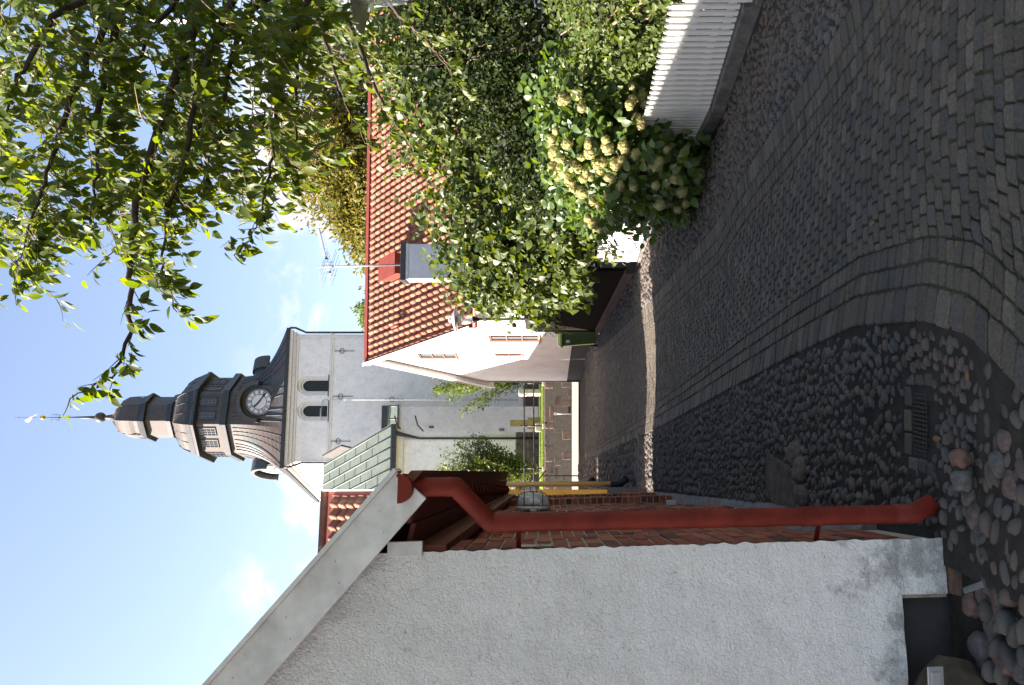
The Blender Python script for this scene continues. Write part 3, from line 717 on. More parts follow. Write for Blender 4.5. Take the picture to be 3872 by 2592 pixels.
# bulkhead lamp in its wire cage on the second brick pier
def bulkhead(c, s, label):
    e = empty('wall_lamp', c, label, 'wall lamp')
    H, W, Dp = 0.285 * s, 0.17 * s, 0.135 * s
    def q(out, side, up): return Vector(c) + WN * out + WU * side + Vector((0, 0, up))
    def rr(h, w, out, n=24):
        pts = []
        for k in range(n):
            a = 2 * math.pi * k / n; ca, sa = math.cos(a), math.sin(a)
            k_ = 0.55
            pts.append(q(out, w / 2 * math.copysign(abs(ca) ** k_, ca), h / 2 * math.copysign(abs(sa) ** k_, sa)))
        return pts
    def loft(mb, rings):
        n = len(rings[0]); vs = [p for r_ in rings for p in r_]
        fs = [(i * n + k, i * n + (k + 1) % n, (i + 1) * n + (k + 1) % n, (i + 1) * n + k) for i in range(len(rings) - 1) for k in range(n)]
        fs += [tuple(range(n)), tuple((len(rings) - 1) * n + k for k in range(n))]; mb.add(vs, fs)
    mb = MB(); loft(mb, [rr(H * 1.02, W * 1.02, 0.005), rr(H * 1.02, W * 1.02, 0.025 * s), rr(H * 0.98, W * 0.98, 0.035 * s)]); mb.build('base', M['steel'], e, True)
    mb = MB(); loft(mb, [rr(H * 0.95, W * 0.95, 0.035 * s), rr(H * 0.94, W * 0.94, 0.07 * s), rr(H * 0.86, W * 0.84, 0.115 * s), rr(H * 0.66, W * 0.6, 0.138 * s), rr(H * 0.3, W * 0.25, 0.146 * s)]); mb.build('glass', M['clear'], e, True)
    mb = MB(); mb.sphere(q(0.075 * s, 0, -0.01), (0.03, 0.03, 0.045), 10, 8); mb.build('bulb', M['white_globe'], e, True)
    for k in (-1, 0, 1):
        z = H * 0.27 * k
        mb = MB(); mb.tube([q(0.035 * s, -W * 0.52, z), q(0.09 * s, -W * 0.5, z), q(0.14 * s, -W * 0.34, z), q(0.155 * s, 0, z), q(0.14 * s, W * 0.34, z), q(0.09 * s, W * 0.5, z), q(0.035 * s, W * 0.52, z)], 0.0032, 6); mb.build('cage_wire', M['black_iron'], e, True)
    mb = MB(); mb.tube([q(0.035 * s, 0, -H * .52), q(0.09 * s, 0, -H * 0.5), q(0.14 * s, 0, -H * 0.36), q(0.156 * s, 0, -H * .15), q(0.156 * s, 0, H * .15), q(0.14 * s, 0, H * 0.36), q(0.09 * s, 0, H * 0.5), q(0.035 * s, 0, H * .52)], 0.0032, 6); mb.build('cage_wire', M['black_iron'], e, True)
    ring = rr(H * 1.0, W * 1.0, 0.045 * s); mb = MB(); mb.tube(ring + [ring[0]], 0.0036, 6, False); mb.build('cage_ring', M['black_iron'], e, True)
    mb = MB(); mb.box(q(0.012, -W * 0.5, 0), (0.03, 0.02, 0.05), WN, WU); mb.build('bracket', M['steel'], e)
bulkhead(nb(3.44, 0.004, 1.77), 1.0, 'caged oval bulkhead lamp on the near brick pier')
bulkhead(nb(6.62, 0.004, 1.85), 1.0, 'caged oval bulkhead lamp on the far brick pier, half hidden by the nearer one')

# ---- boulders heaped at the foot of the gable, the milestone-like rock with a plate, drain, odds and ends
def boulder(c, r, seed, rot=0.0, tilt=0.0, name='boulder', label='rounded granite boulder', cat='boulder', group='boulders heaped at the foot of the white gable', mat=None):
    bm = bmesh.new(); bmesh.ops.create_icosphere(bm, subdivisions=3, radius=1.0)
    for v in bm.verts:
        d = v.co.normalized(); k = 1 + 0.30 * noise.noise(d * 1.3 + Vector((seed * 3.1, 0, 0))) + 0.11 * noise.noise(d * 3.0 + Vector((0, seed * 1.7, 0))) + 0.02 * noise.noise(d * 9 + Vector((seed, 0, 0)))
        v.co = Vector((math.copysign(abs(d.x) ** 0.85, d.x), math.copysign(abs(d.y) ** 0.85, d.y), math.copysign(abs(d.z) ** 0.85, d.z))) * k
        v.co = Vector((v.co.x * r[0], v.co.y * r[1], v.co.z * r[2]))
    bm.transform(Matrix.Rotation(rot, 4, 'Z') @ Matrix.Rotation(tilt, 4, 'Y'))
    me = bpy.data.meshes.new(name); bm.to_mesh(me); bm.free(); me.polygons.foreach_set('use_smooth', [True] * len(me.polygons))
    at = me.attributes.new('tint', 'FLOAT', 'POINT'); at.data.foreach_set('value', [((seed * 0.37) % 1)] * len(me.vertices))
    o = put(name, me, mat or M['boulder']); o.location = c
    return tag(o, label, cat, group)
def gpt(dx, dy, zg=-0.05):                            # a spot on the ground under an overview pixel
    v = dx * 1.6533; y = (EYE - zg) * F / (v - VH); return D(dx, dy, y)
BOULD = [ # overview x, y, half sizes in overview px (along x, along y), label
 (2185, 1098, 22, 26, 'brown rounded boulder in the gutter just right of the pipe shoe'), (2225, 1180, 26, 34, 'large lichen-spotted pink granite boulder below the pipe shoe'),
 (2262, 1160, 15, 26, 'grey speckled boulder wedged behind the large pink one'), (2240, 1222, 25, 40, 'pale long granite boulder in front of the corner stone'),
 (2303, 1185, 16, 44, 'long grey-green boulder lying across the bottom edge'), (2322, 1290, 22, 42, 'deep red granite boulder at the bottom edge'),
 (2270, 1360, 18, 46, 'reddish oblong boulder beside the metal strip'), (2240, 1360, 17, 24, 'dark broken stone beside the slate hatch'),
 (2262, 1440, 17, 42, 'grey-green oval boulder in the row below the hatch'), (2237, 1488, 30, 44, 'large rounded pinkish boulder beside the plated rock'),
 (2288, 1500, 22, 46, 'smooth grey egg-shaped boulder at the bottom edge'), (2312, 1440, 14, 30, 'small grey boulder at the bottom edge under the hatch'),
 (2208, 1385, 15, 26, 'small blackened boulder in front of the slate hatch'),
 
 (2305, 1110, 14, 40, 'long pinkish boulder on the bare earth by the drain'), (2270, 1060, 14, 30, 'grey boulder half sunk in earth near the drain'),
 (2205, 1140, 16, 24, 'grey round boulder behind the pipe shoe'), (2320, 1240, 12, 34, 'slim grey boulder left of the red one at the bottom edge'),
 (2325, 1540, 16, 30, 'grey boulder in the bottom left corner'), (2335, 1040, 14, 34, 'flat grey boulder at the bottom edge beside the last sett'),
 (2290, 1010, 12, 26, 'small pink boulder beside the border setts'), (2180, 1050, 13, 22, 'small grey boulder beside the drain frame')]
for i, (dx, dy, hx, hy, lab) in enumerate(BOULD):
    y = float(np.interp(dx, [2180, 2240, 2290, 2335], [3.16, 3.05, 2.92, 2.78])) if dy > 1130 else float(np.interp(dx, [2180, 2335], [3.10, 2.78]))
    c = D(dx, dy, y); ry = hy * 1.6533 / F * y
    rz = max(0.03, min(0.065, hx * 1.6533 / F * y * 0.95)); rd = max(0.04, min(ry * 0.8, 0.075))
    c.z = max(c.z - 0.024, -0.036)
    boulder(c, (ry * 1.02, rd, rz), i + 1, random.uniform(-0.15, 0.15), random.uniform(-0.15, 0.15), label=lab)
rk = boulder(Vector((-1.50, 3.03, 0.05)), (0.26, 0.13, 0.24), 41, 0.2, 0.0, 'boundary_rock', 'mossy brown rock with a small square metal plate, bottom left corner', 'rock', None, simple('mossy rock', (0.055, 0.043, 0.030), 0.9, 0.55, 12, 0.8, 0.01, 40))

mb = MB(); pc = D(2140, 1553, 2.895); mb.box(pc, (0.085, 0.006, 0.062), (1, 0.1, 0), (0, 1, 0.12)); pl = mb.build('plate', M['steel'], rk, bevel=0.002)
mb = MB(); mb.box(pc + Vector((0, -0.005, 0)), (0.05, 0.004, 0.034), (1, 0.1, 0), (0, 1, 0.12)); mb.build('plate_stamp', M['lamp_grey'], pl, bevel=0.001)
mb = MB(); a, b = gpt(2205, 1352, 0.0), gpt(2238, 1338, -0.02); a.y = 3.1; b.y = 2.98; mb.bar(D(2205, 1352, 3.0), D(2250, 1336, 2.9), 0.022, 0.006); tag(mb.build('metal_strip', simple('dull strip', (0.10, 0.105, 0.11), 0.5, 0.3, 20)), 'loose grey metal strip among the boulders by the hatch', 'metal strip')
# drain grating with its frame of squared stones
dr = empty('drain', (-0.36, 3.57, 0), 'cast iron drain grating set in squared stones beside the downpipe', 'drain')
zd = G(-0.36, 3.57) - 0.001
mb = MB(); mb.box((-0.36, 3.57, zd - 0.035), (0.31, 0.14, 0.03)); mb.build('drain_pit', M['rubber'], dr)
for k in range(16):
    mb = MB(); mb.box((-0.505 + 0.0195 * k, 3.57, zd - 0.006), (0.0105, 0.138, 0.014)); mb.build('grating_bar', M['grate'], dr)
for k in range(5):
    mb = MB(); mb.box((-0.36, 3.51 + 0.03 * k, zd - 0.008), (0.31, 0.008, 0.014)); mb.build('cross_bar', M['grate'], dr)
for x, y, w, d in ((-0.47, 3.675, 0.10, 0.06), (-0.36, 3.68, 0.10, 0.06), (-0.25, 3.675, 0.09, 0.06), (-0.165, 3.645, 0.06, 0.08), (-0.165, 3.56, 0.055, 0.075), (-0.16, 3.475, 0.06, 0.075), (-0.555, 3.62, 0.06, 0.09), (-0.55, 3.53, 0.06, 0.075), (-0.56, 3.455, 0.07, 0.06)):
    mb = MB(); mb.box((x, y, zd - 0.010), (w, d, 0.04)); mb.build('frame_stone', M['sett'], dr, bevel=0.008)
# earth patch with a rough granite step by the wall
mb = MB(); mb.box((-0.98, 5.45, G(-1, 5.4) - 0.022), (0.34, 0.72, 0.05), (1, -0.05, 0), (0.05, 1, 0)); tag(mb.build('granite_step', simple('muddy granite', (0.065, 0.052, 0.038), 0.95, 0.5, 12, 0.9, 0.012, 40), bevel=0.02), 'muddy granite slab sunk beside the brick wall', 'slab')
for i, (x, y, r, lab) in enumerate(((-0.72, 5.10, 0.075, 'pale pink cobble boulder at the slab corner, nearest the lane'), (-0.80, 4.98, 0.07, 'pinkish boulder at the near end of the muddy slab'), (-0.95, 4.97, 0.062, 'grey boulder at the near end of the muddy slab'), (-1.08, 4.97, 0.06, 'brown boulder between the muddy slab and the brick wall'))):
    boulder(Vector((x, y, G(x, y) + 0.005)), (r * 1.2, r * 0.9, r * 0.75), 60 + i, label=lab, group='boulders round the muddy slab')

# ================================================================== roofs of pantiles
def pantile(wd, ln, n=10):
    """one S-shaped clay tile: x across, y up the slope, z off the slope"""
    vs = []; fs = []
    prof = []
    for i in range(n + 1):
        t = i / n; x = (t - 0.5) * wd * 1.06
        z = 0.075 * (math.cos((t - 0.30) * 2 * math.pi) * 0.5 + 0.5) ** 1.5
        prof.append((x, z))
    for j, (yy, lift) in enumerate(((-0.03, 0.022), (ln * 0.5, 0.008), (ln, -0.004))):
        for x, z in prof: vs.append((x, yy, z + lift))
    m = n + 1
    for j in range(2):
        for i in range(n): fs.append((j * m + i, j * m + i + 1, (j + 1) * m + i + 1, (j + 1) * m + i))
    b = len(vs)
    for x, z in prof: vs.append((x, -0.03, z + 0.004))               # thick front edge
    for i in range(n): fs.append((i, b + i, b + i + 1, i + 1))
    return vs, fs
def tile_roof(parent, p0, along, up, nrm, length, slope, wd, ln, skip=None, limit=300, shift=0.0):
    """p0: lower left corner; tiles in rows along `along`, climbing along `up`"""
    vs, fs = pantile(wd, ln); R = Matrix((along, up, nrm)).transposed()
    mb = MB(); mb.add(vs, fs); me = mb.mesh('tile', True, False)
    me.materials.append(M['tile']); spots = []
    nr, nc = int(slope / ln), int(length / wd)
    for r in range(nr):
        for c in range(nc):
            s, t = (c + 0.5) * wd, r * ln
            if skip and skip(s, t): continue
            q = Vector(p0) + along * (s + random.uniform(-.006, .006)) + up * (t + random.uniform(-.008, .008)) + nrm * random.uniform(0, 0.006)
            vis = seen(q.x, q.y, q.z)
            spots.append((0 if vis else 1, q.y, q))
    spots.sort(key=lambda k: (k[0], k[1])); rest = MB()
    off_ = Vector((0, 0, 0)); p = parent
    while p is not None: off_ += p.location; p = p.parent
    for i, (_, _, q) in enumerate(spots):
        if i < limit:
            o = bpy.data.objects.new('tile', me); COL.objects.link(o); o.parent = parent
            o.matrix_local = Matrix.Translation(q - off_) @ (R.to_4x4() @ Matrix.Rotation(random.gauss(0, 0.012), 4, 'Z'))
        else:
            rest.tint = random.random() * .98 + .01; rest.add([q + R @ Vector(v) for v in vs], fs)
    if rest.v:
        rest.build('tile_field', M['tile'], parent, smooth=True, kind='stuff', fix=False)
def window(parent, o, ux, inward, s0, s1, z0, z1, depth, cols, rowsn, fmat, gmat, fw=0.05):
    """frame with bars and panes set back in its opening"""
    o = Vector(o); ux = Vector(ux); iw = Vector(inward); zz = Vector((0, 0, 1))
    def q(s, z, d): return o + ux * s + zz * z + iw * d
    mb = MB()
    for a0, a1, c0, c1 in ((s0, s1, z0, z0 + fw), (s0, s1, z1 - fw, z1), (s0, s0 + fw, z0 + fw, z1 - fw), (s1 - fw, s1, z0 + fw, z1 - fw)):
        mb.box(q((a0 + a1) / 2, (c0 + c1) / 2, depth), (a1 - a0, 0.06, c1 - c0), ux, iw, zz)
    w = mb.build('window', fmat, parent)
    iw_, ih = (s1 - s0 - 2 * fw), (z1 - z0 - 2 * fw)
    for c in range(1, cols):
        mb = MB(); mb.box(q(s0 + fw + iw_ * c / cols, (z0 + z1) / 2, depth - 0.004), (0.03, 0.045, ih - 0.004), ux, iw, zz); mb.build('glazing_bar', fmat, w)
    for r in range(1, rowsn):
        mb = MB(); mb.box(q((s0 + s1) / 2, z0 + fw + ih * r / rowsn, depth - 0.006), (iw_ - 0.004, 0.04, 0.03), ux, iw, zz); mb.build('glazing_bar', fmat, w)
    for c in range(cols):
        for r in range(rowsn):
            mb = MB(); mb.box(q(s0 + fw + iw_ * (c + .5) / cols, z0 + fw + ih * (r + .5) / rowsn, depth + 0.012), (iw_ / cols - 0.02, 0.008, ih / rowsn - 0.02), ux, iw, zz); mb.build('pane', gmat, w)
    return w

# ================================================================== the yellow house beyond the outbuilding
yh = empty('yellow_house', (-5, 16.9, 0), 'yellow rendered house with pantile roof beyond the brick outbuilding', 'house')
YU = Vector((-0.1905, 1.0, 0)).normalized(); YN = Vector((YU.y, -YU.x, 0))
YC = Vector((-2.40, 12.95, 0)); YL, YD = 8.3, 9.0; YE, YR = 2.55, 6.30
def yq(a, b, z): return YC + YU * a + YN * b + Vector((0, 0, z))
g0 = 0.13
mb = MB(); wall(mb, yq(0, 0, 0), YU, -YN, [(0, g0 + 0.5), (YL, g0 + 0.5), (YL, YE), (YL / 2, YR - 0.15), (0, YE)], [], 0.3); mb.build('gable_wall', M['yellow_plaster'], yh)
for a_ in (0.147, YL - 0.147):
    mb = MB(); mb.box(yq(a_, -YD / 2 - 0.002, (g0 + YE) / 2), (0.30, YD - 0.01, YE - g0 - 0.01), YU, YN); mb.build('side_wall', M['yellow_plaster'], yh)
mb = MB(); wall(mb, yq(0, -YD, 0), YU, YN, [(0, g0), (YL, g0), (YL, YE), (YL / 2, YR - 0.15), (0, YE)], [], 0.3); mb.build('rear_gable', M['yellow_plaster'], yh)
mb = MB(); mb.box(yq(YL / 2, -0.10, g0 + 0.22), (YL + 0.06, 0.28, 0.60), YU, YN); mb.build('plinth', M['plinth_dark'], yh, bevel=0.01)
rf = None
for s in (0, 1):
    up = (yq(YL / 2, 0, YR) - yq(0, 0, YE)) if s == 0 else (yq(YL / 2, 0, YR) - yq(YL, 0, YE)); sl = up.length; up.normalize()
    nr = YN.cross(up) if s == 0 else up.cross(YN); nr = nr if nr.z > 0 else -nr
    e0 = (yq(-0.0, -0.03, YE) if s == 0 else yq(YL, -0.03, YE)) - up * 0.35
    mb = MB(); c = [e0, e0 - YN * (YD + 0.3), e0 - YN * (YD + 0.3) + up * (sl + 0.35), e0 + up * (sl + 0.35)]
    mb.hexa([p for p in c] + [p + nr * 0.06 for p in c]); r_ = mb.build('roof', M['red_boards'], yh)
    if s == 0:
        al = -YN
        # right-handed frame for the tiles
        pz = al.cross(up)
        if pz.z > 0: tile_roof(r_, e0 + nr * 0.075, al, up, nr, YD + 0.25, sl + 0.34, 0.235, 0.33, None, 300)
        else: tile_roof(r_, e0 - YN * (YD + 0.25) + nr * 0.075, YN, up, nr, YD + 0.25, sl + 0.34, 0.235, 0.33, None, 300)
        mb = MB(); mb.bar(e0 + YN * 0.03 + nr * 0.05, e0 + YN * 0.03 + up * (sl + 0.35) + nr * 0.05, 0.03, 0.20, nr); mb.build('verge_board', M['white_paint'], r_)
mb = MB(); mb.tube([yq(YL / 2, 0.0, YR + 0.07), yq(YL / 2, -YD - 0.15, YR + 0.07)], 0.10, 10); mb.build('ridge', M['tile'], yh, True)
mb = MB(); p0, p1 = D(1168, 1108, 13.3), D(1398, 1107, 13.3); mb.tube([p0 + Vector((0, 0, 0.9)), p0, p1], 0.044, 14); yp = mb.build('downpipe', simple('ochre pipe', (0.62, 0.40, 0.16), 0.5, 0.08, 6), yh, True)
mb = MB(); q0 = D(1396, 1107, 13.3); mb.tube([q0, q0 - Vector((0, 0, 0.17)), q0 - Vector((-0.10, 0.05, 0.27))], [0.058, 0.060, 0.062], 14); mb.build('pipe_boot', M['rubber'], yp, True)
mb = MB(); c = yq(0.9, 0.02, 1.25); mb.box(c, (0.9, 0.012, 0.03), YU, YN); mb.build('conduit', M['white_paint'], yh)
mb = MB(); mb.sphere(D(1352, 1102, 15.6), (0.10, 0.22, 0.10), 10, 6); tag(mb.build('rubber_boot_mat', M['rubber'], None, True), 'black rubber bundle lying by the yellow house wall', 'bundle')

# ---- the neighbours' house farther up on the left: only its shade reaches the view
nh = empty('neighbour_house', (-9, 26, 0.3), 'plastered house hidden behind the yellow house', 'house')
mb = MB(); mb.prism([(-5.3, 21.3, 0.2), (-5.3, 26.45, 0.2), (-9.3, 26.45, 0.2), (-9.3, 21.3, 0.2)], (0, 0, 4.3)); mb.build('wall', M['yellow_plaster'], nh)
mb = MB(); mb.prism([(-5.1, 20.9, 4.45), (-7.3, 20.9, 6.62), (-9.5, 20.9, 4.45)], (0, 5.6, 0)); mb.build('roof', M['tile'], nh)
sh_ = empty('neighbour_barn', (-8, 28.5, 0.3), 'tall lean-to barn hidden behind the neighbouring house', 'barn')
mb = MB(); mb.prism([(-6.35, 26.6, 0.2), (-6.35, 30.6, 0.2), (-6.35, 30.6, 9.2), (-6.35, 26.6, 6.0)], (-4, 0, 0)); mb.build('wall', M['yellow_plaster'], sh_)
mb = MB(); mb.prism([(-6.2, 26.5, 6.0), (-6.2, 30.7, 9.3), (-6.2, 30.7, 9.4), (-6.2, 26.5, 6.1)], (-4.3, 0, 0)); mb.build('roof', M['tile'], sh_)

# ================================================================== the white gabled house on the right of the lane
wh = empty('white_house', (4.5, 26.5, 0.3), 'white house with steep orange pantile roof, gable to the lane', 'house')
HN, HF = Vector((0.63, 22.0, 0)), Vector((-1.52, 30.4, 0))          # near and far corner of the gable
HU = (HF - HN); HW = HU.length; HU.normalize()                        # along the gable, away from the camera
HX = Vector((1.0, 0.07, 0)).normalized()                              # along the ridge, to the right
HNL = Vector((-HU.y, HU.x, 0))                                        # out of the gable, to the lane
HE, HR, HLEN = 3.82, 7.52, 11.5
def hq(a, b, z): return HN + HU * a + HX * b + Vector((0, 0, z))
def on_gable(u, v):                                                   # gable coordinates under a photo pixel
    k = (u - UC) / F; a = (k * HN.y - HN.x) / (HU.x - k * HU.y); y = HN.y + HU.y * a; return a, EYE - (v - VH) / F * y
gz = 0.26
wins = []
for (u0, v0, u1, v1) in ((1256, 1574, 1233, 1720), (1323.6, 1846, 1297.4, 2039), (1254.6, 1870, 1244, 1974)):
    a0, _ = on_gable(u0, v0); a1, _ = on_gable(u1, v1); _, zt = on_gable(u0, v0); _, zb = on_gable(u0, v1); wins.append((a0, a1, zb, zt))
mb = MB(); wall(mb, HN, HU, -HNL, [(0, gz + 0.55), (HW, gz + 0.55), (HW, HE), (HW / 2, HR - 0.16), (0, HE)], [rect(a0, a1, zb, zt) for a0, a1, zb, zt in wins], 0.24); mb.build('gable_wall', M['whitewash'], wh)
mb = MB(); wall(mb, HN - HNL * 0.012, HU, -HNL, rect(-0.02, HW + 0.02, gz - 0.15, gz + 0.56), [], 0.2)
mb.build('plinth', M['plinth_dark'], wh)
for i, (a0, a1, zb, zt) in enumerate(wins):
    if i == 0: window(wh, HN, HU, -HNL, a0, a1, zb, zt, 0.07, 1, 3, M['frame_brown'], M['sky_glass'])
    if i == 1: window(wh, HN, HU, -HNL, a0, a1, zb, zt, 0.07, 2, 3, M['frame_brown'], M['sky_glass'])
    if i == 2: window(wh, HN, HU, -HNL, a0, a1, zb, zt, 0.07, 1, 2, M['frame_brown'], M['dark_glass'], 0.04)
    mb = MB(); mb.box(HN + HU * ((a0 + a1) / 2) + HNL * 0.01 + Vector((0, 0, zb - 0.016)), (a1 - a0 + 0.04, 0.08, 0.025), HU, HNL); mb.build('sill', M['frame_brown'], wh)
FN = Vector((HX.y, -HX.x, 0))                                          # out of the front wall, to the camera
mb = MB(); wall(mb, HN, HX, -FN, rect(0.0, HLEN, gz, HE), [], 0.24); mb.build('front_wall', M['pinkwall'], wh)
mb = MB(); wall(mb, HF, HX, FN, rect(0.0, HLEN, gz, HE), [], 0.24); mb.build('rear_wall', M['whitewash'], wh)
mb = MB(); wall(mb, hq(0, HLEN, 0), HU, -HX, [(0, gz), (HW, gz), (HW, HE), (HW / 2, HR - 0.16), (0, HE)], [], 0.24); mb.build('end_gable', M['whitewash'], wh)
# eave moulding and a round-headed niche beside the door
mb = MB(); mb.prism([hq(0, -0.04, HE - 0.34) + FN * 0.02, hq(0, -0.04, HE - 0.34) + FN * 0.06, hq(0, -0.04, HE - 0.2) + FN * 0.16, hq(0, -0.04, HE - 0.06) + FN * 0.24, hq(0, -0.04, HE - 0.06) + FN * 0.02], HX * HLEN); mb.build('eave_moulding', M['pinkwall'], wh)
for s in (0, 1):
    a_e = 0.0 if s == 0 else HW
    up = hq(HW / 2, 0, HR) - hq(a_e, 0, HE); sl = up.length; up.normalize()
    nr = HX.cross(up); nr = nr if nr.z > 0 else -nr
    e0 = hq(a_e, -0.28 if s == 0 else -0.16, HE) - up * 0.32
    c = [e0, e0 + HX * (HLEN + 0.5), e0 + HX * (HLEN + 0.5) + up * (sl + 0.32), e0 + up * (sl + 0.32)]
    mb = MB(); mb.hexa(c + [p + nr * 0.05 for p in c]); r_ = mb.build('roof', M['red_boards'] if s == 0 else M['white_paint'], wh)
    if s == 0:
        tile_roof(r_, e0 + nr * 0.06 + HX * 0.05, HX, up, nr, HLEN + 0.4, sl + 0.30, 0.215, 0.318, None, 300)
        # snow hook, chimney hatch
        mb = MB(); p = D(912, 743, 24.2); mb.tube([p, p + up * 0.42], 0.05, 8); mb.build('vent_pipe', M['ridge_red'], r_, True)
    else:
        mb = MB(); mb.hexa([p + nr * 0.05 for p in c] + [p + nr * 0.10 for p in c]); mb.build('rear_tiles', M['tile'], r_)
    mb = MB(); v0 = e0 - HX * 0.012 + nr * 0.03; v1 = v0 + up * (sl + 0.34); mb.bar(v0, v1, 0.03, 0.24, nr); vb = mb.build('verge_board', M['white_paint'], r_)
    mb = MB(); mb.bar(v0 - HX * 0.0 + nr * 0.13, v1 + nr * 0.13, 0.09, 0.02, nr); mb.build('verge_cap', M['white_paint'], vb)
mb = MB(); pr0, pr1 = hq(HW / 2, -0.30, HR + 0.09), hq(HW / 2, HLEN + 0.3, HR + 0.09)
for s in (-1, 1):
    d = (Vector((0, 0, -1)) * 0.62 + HU * s * 0.78).normalized(); mb.hexa([pr0, pr1, pr1 + d * 0.2, pr0 + d * 0.2, pr0 + Vector((0, 0, .02)), pr1 + Vector((0, 0, .02)), pr1 + d * 0.2 + Vector((0, 0, .02)), pr0 + d * 0.2 + Vector((0, 0, .02))])
mb.build('ridge', M['ridge_red'], wh)
gc = hq(0, 0, HE - 0.26) + FN * 0.36
mb = MB(); mb.tube([gc - HX * 0.25, gc + HX * (HLEN + 0.2)], 0.07, 10); mb.build('gutter', M['ridge_red'], wh, True)
# chimney on the eave, its cap and joint line; red hatch behind it
cx = 1.12; CW = 0.98
cc = hq(-0.05, cx + CW / 2, 0); cu = Vector((1, 0.10, 0)).normalized(); cv = Vector((-0.10, 1, 0)).normalized()
def cbox(w, d, z0, z1, name, mat, par, bev=0.0):
    mb = MB(); mb.box(cc + cv * 0.22 + Vector((0, 0, (z0 + z1) / 2)), (w, d, z1 - z0), cu, cv); return mb.build(name, mat, par, bevel=bev)
ch = cbox(CW, 0.55, 2.6, 5.52, 'chimney', M['grey_render'], wh, 0.01)
cbox(CW + 0.10, 0.65, 5.52, 5.66, 'chimney_cap', M['dark_metal'], ch, 0.01)
cbox(CW + 0.025, 0.575, 4.72, 4.745, 'joint_strip', M['steel'], ch)
cbox(CW + 0.03, 0.58, 5.44, 5.52, 'cap_flashing', M['steel'], ch)
up = (hq(HW / 2, 0, HR) - hq(0, 0, HE)).normalized(); nr = HX.cross(up)
hp = D(900, 612, 24.0); mb = MB(); mb.box(hp, (0.62, 0.9, 0.42), HX, up, nr); ht = mb.build('roof_hatch', M['ridge_red'], wh, bevel=0.01)
mb = MB(); mb.box(hp + nr * 0.22 + up * 0.02, (0.70, 0.98, 0.03), HX, up, nr); mb.build('hatch_lid', M['ridge_red'], ht)
# door with its bracketed hood
mb = MB(); dc = hq(0, 0.62, 0); mb.box(dc + FN * 0.01 + Vector((0, 0, gz + 1.05)), (0.9, 0.06, 2.1), HX, FN); dr_ = mb.build('door', M['white_paint'], wh)
mb = MB(); hc = dc + FN * 0.28 + Vector((0, 0, 2.62)); mb.hexa([hc + HX * x + FN * y + Vector((0, 0, z)) for x, y, z in ((-0.72, 0.42, -0.12), (0.75, 0.42, -0.12), (0.75, -0.27, 0.22), (-0.72, -0.27, 0.22), (-0.72, 0.42, -0.06), (0.75, 0.42, -0.06), (0.75, -0.27, 0.28), (-0.72, -0.27, 0.28))]); hd = mb.build('door_hood', M['cream'], wh)
for s in (-0.55, 0.55):
    mb = MB(); mb.prism([hc + HX * s + FN * y + Vector((0, 0, z)) for y, z in ((-0.27, 0.2), (0.36, -0.12), (0.30, -0.2), (0.1, -0.26), (-0.1, -0.42), (-0.27, -0.55))], HX * 0.07); mb.build('hood_bracket', M['cream'], hd)
mb = MB(); mb.tube([hc + HX * -0.74 + FN * 0.42 + Vector((0, 0, -0.1)), hc + HX * 0.78 + FN * 0.42 + Vector((0, 0, -0.1))], 0.035, 8); mb.build('hood_gutter', M['white_paint'], hd, True)
# aerial on the chimney
an = empty('tv_aerial', hq(0, 1.4, 5.66), 'spindly metal television aerial on a pole above the chimney', 'aerial')
AY = cc.y + 0.22
a0, a1 = D(918, 606, AY), D(726, 611, AY)
mb = MB(); mb.tube([a0, a1], [0.028, 0.020], 8); mb.build('mast', M['steel'], an, True)
k0, k1 = D(730, 522, AY), D(757, 634, AY); mb = MB(); mb.tube([k0, k1], 0.013, 6); bo = mb.build('boom', M['steel'], an, True)
bd = (k1 - k0)
for k in range(13):
    c = k0 + bd * (k / 12 * 0.62); mb = MB(); d = Vector((0.18, -0.95, 0.18)).normalized() * 0.11 + Vector((0.0, 0, 0.055)); mb.tube([c - d, c + d], 0.005, 5); mb.build('director', M['steel'], bo, True)
for f, L in ((0.70, 0.36), (0.76, 0.36), (0.86, 0.42), (0.97, 0.42)):
    for g in (-1, 1):
        c = k0 + bd * f + Vector((0, 0, 0.12 * g)); mb = MB(); d = Vector((0.55, 0.2, -0.12)).normalized() * L * 1.15; mb.tube([c - d, c + d], 0.006, 5); mb.build('reflector_rod', M['steel'], bo, True)
    mb = MB(); c = k0 + bd * f; mb.tube([c - Vector((0, 0, .15)), c + Vector((0, 0, .15))], 0.007, 5); mb.build('cross_arm', M['steel'], bo, True)
mb = MB(); mb.box(k0 + bd * 0.62, (0.05, 0.08, 0.06)); mb.build('junction_box', M['rubber'], bo)
mb = MB(); mb.box(k0 + bd * 0.9, (0.05, 0.08, 0.06)); mb.build('junction_box', M['rubber'], bo)

# ================================================================== the church: tower, annex, churchyard wall and railing
M['bar_grey'] = simple('grey glazing bar', (0.16, 0.16, 0.16), 0.6, 0.1, 4)
ct = empty('church_tower', (-5.7, 59.5, 2.0), 'white church tower with copper dome, lantern and clock', 'church tower')
T0 = Vector((-8.27, 55.0, 0)); E1 = Vector((0.9917, 0.1288, 0)).normalized(); E2 = Vector((-0.449, 0.8935, 0)).normalized(); TW = 8.92; TDp = 8.9
def tq(s, d, z): return T0 + E1 * s + E2 * d + Vector((0, 0, z))
TIN = Vector((-E1.y, E1.x, 0)); LIN = Vector((E2.y, -E2.x, 0))         # into the front face / into the left face
def on_front(u, v):
    k = (u - UC) / F; s = (k * T0.y - T0.x) / (E1.x - k * E1.y); y = T0.y + E1.y * s; return s, EYE - (v - VH) / F * y
ZT0, ZEAV = 2.0, 19.55
bel = []
for u in (1133, 1037):
    s, z0 = on_front(u, 1241); _, z1 = on_front(u, 1141); bel.append((s - 0.38, s + 0.38, z0, z1 - 0.42))
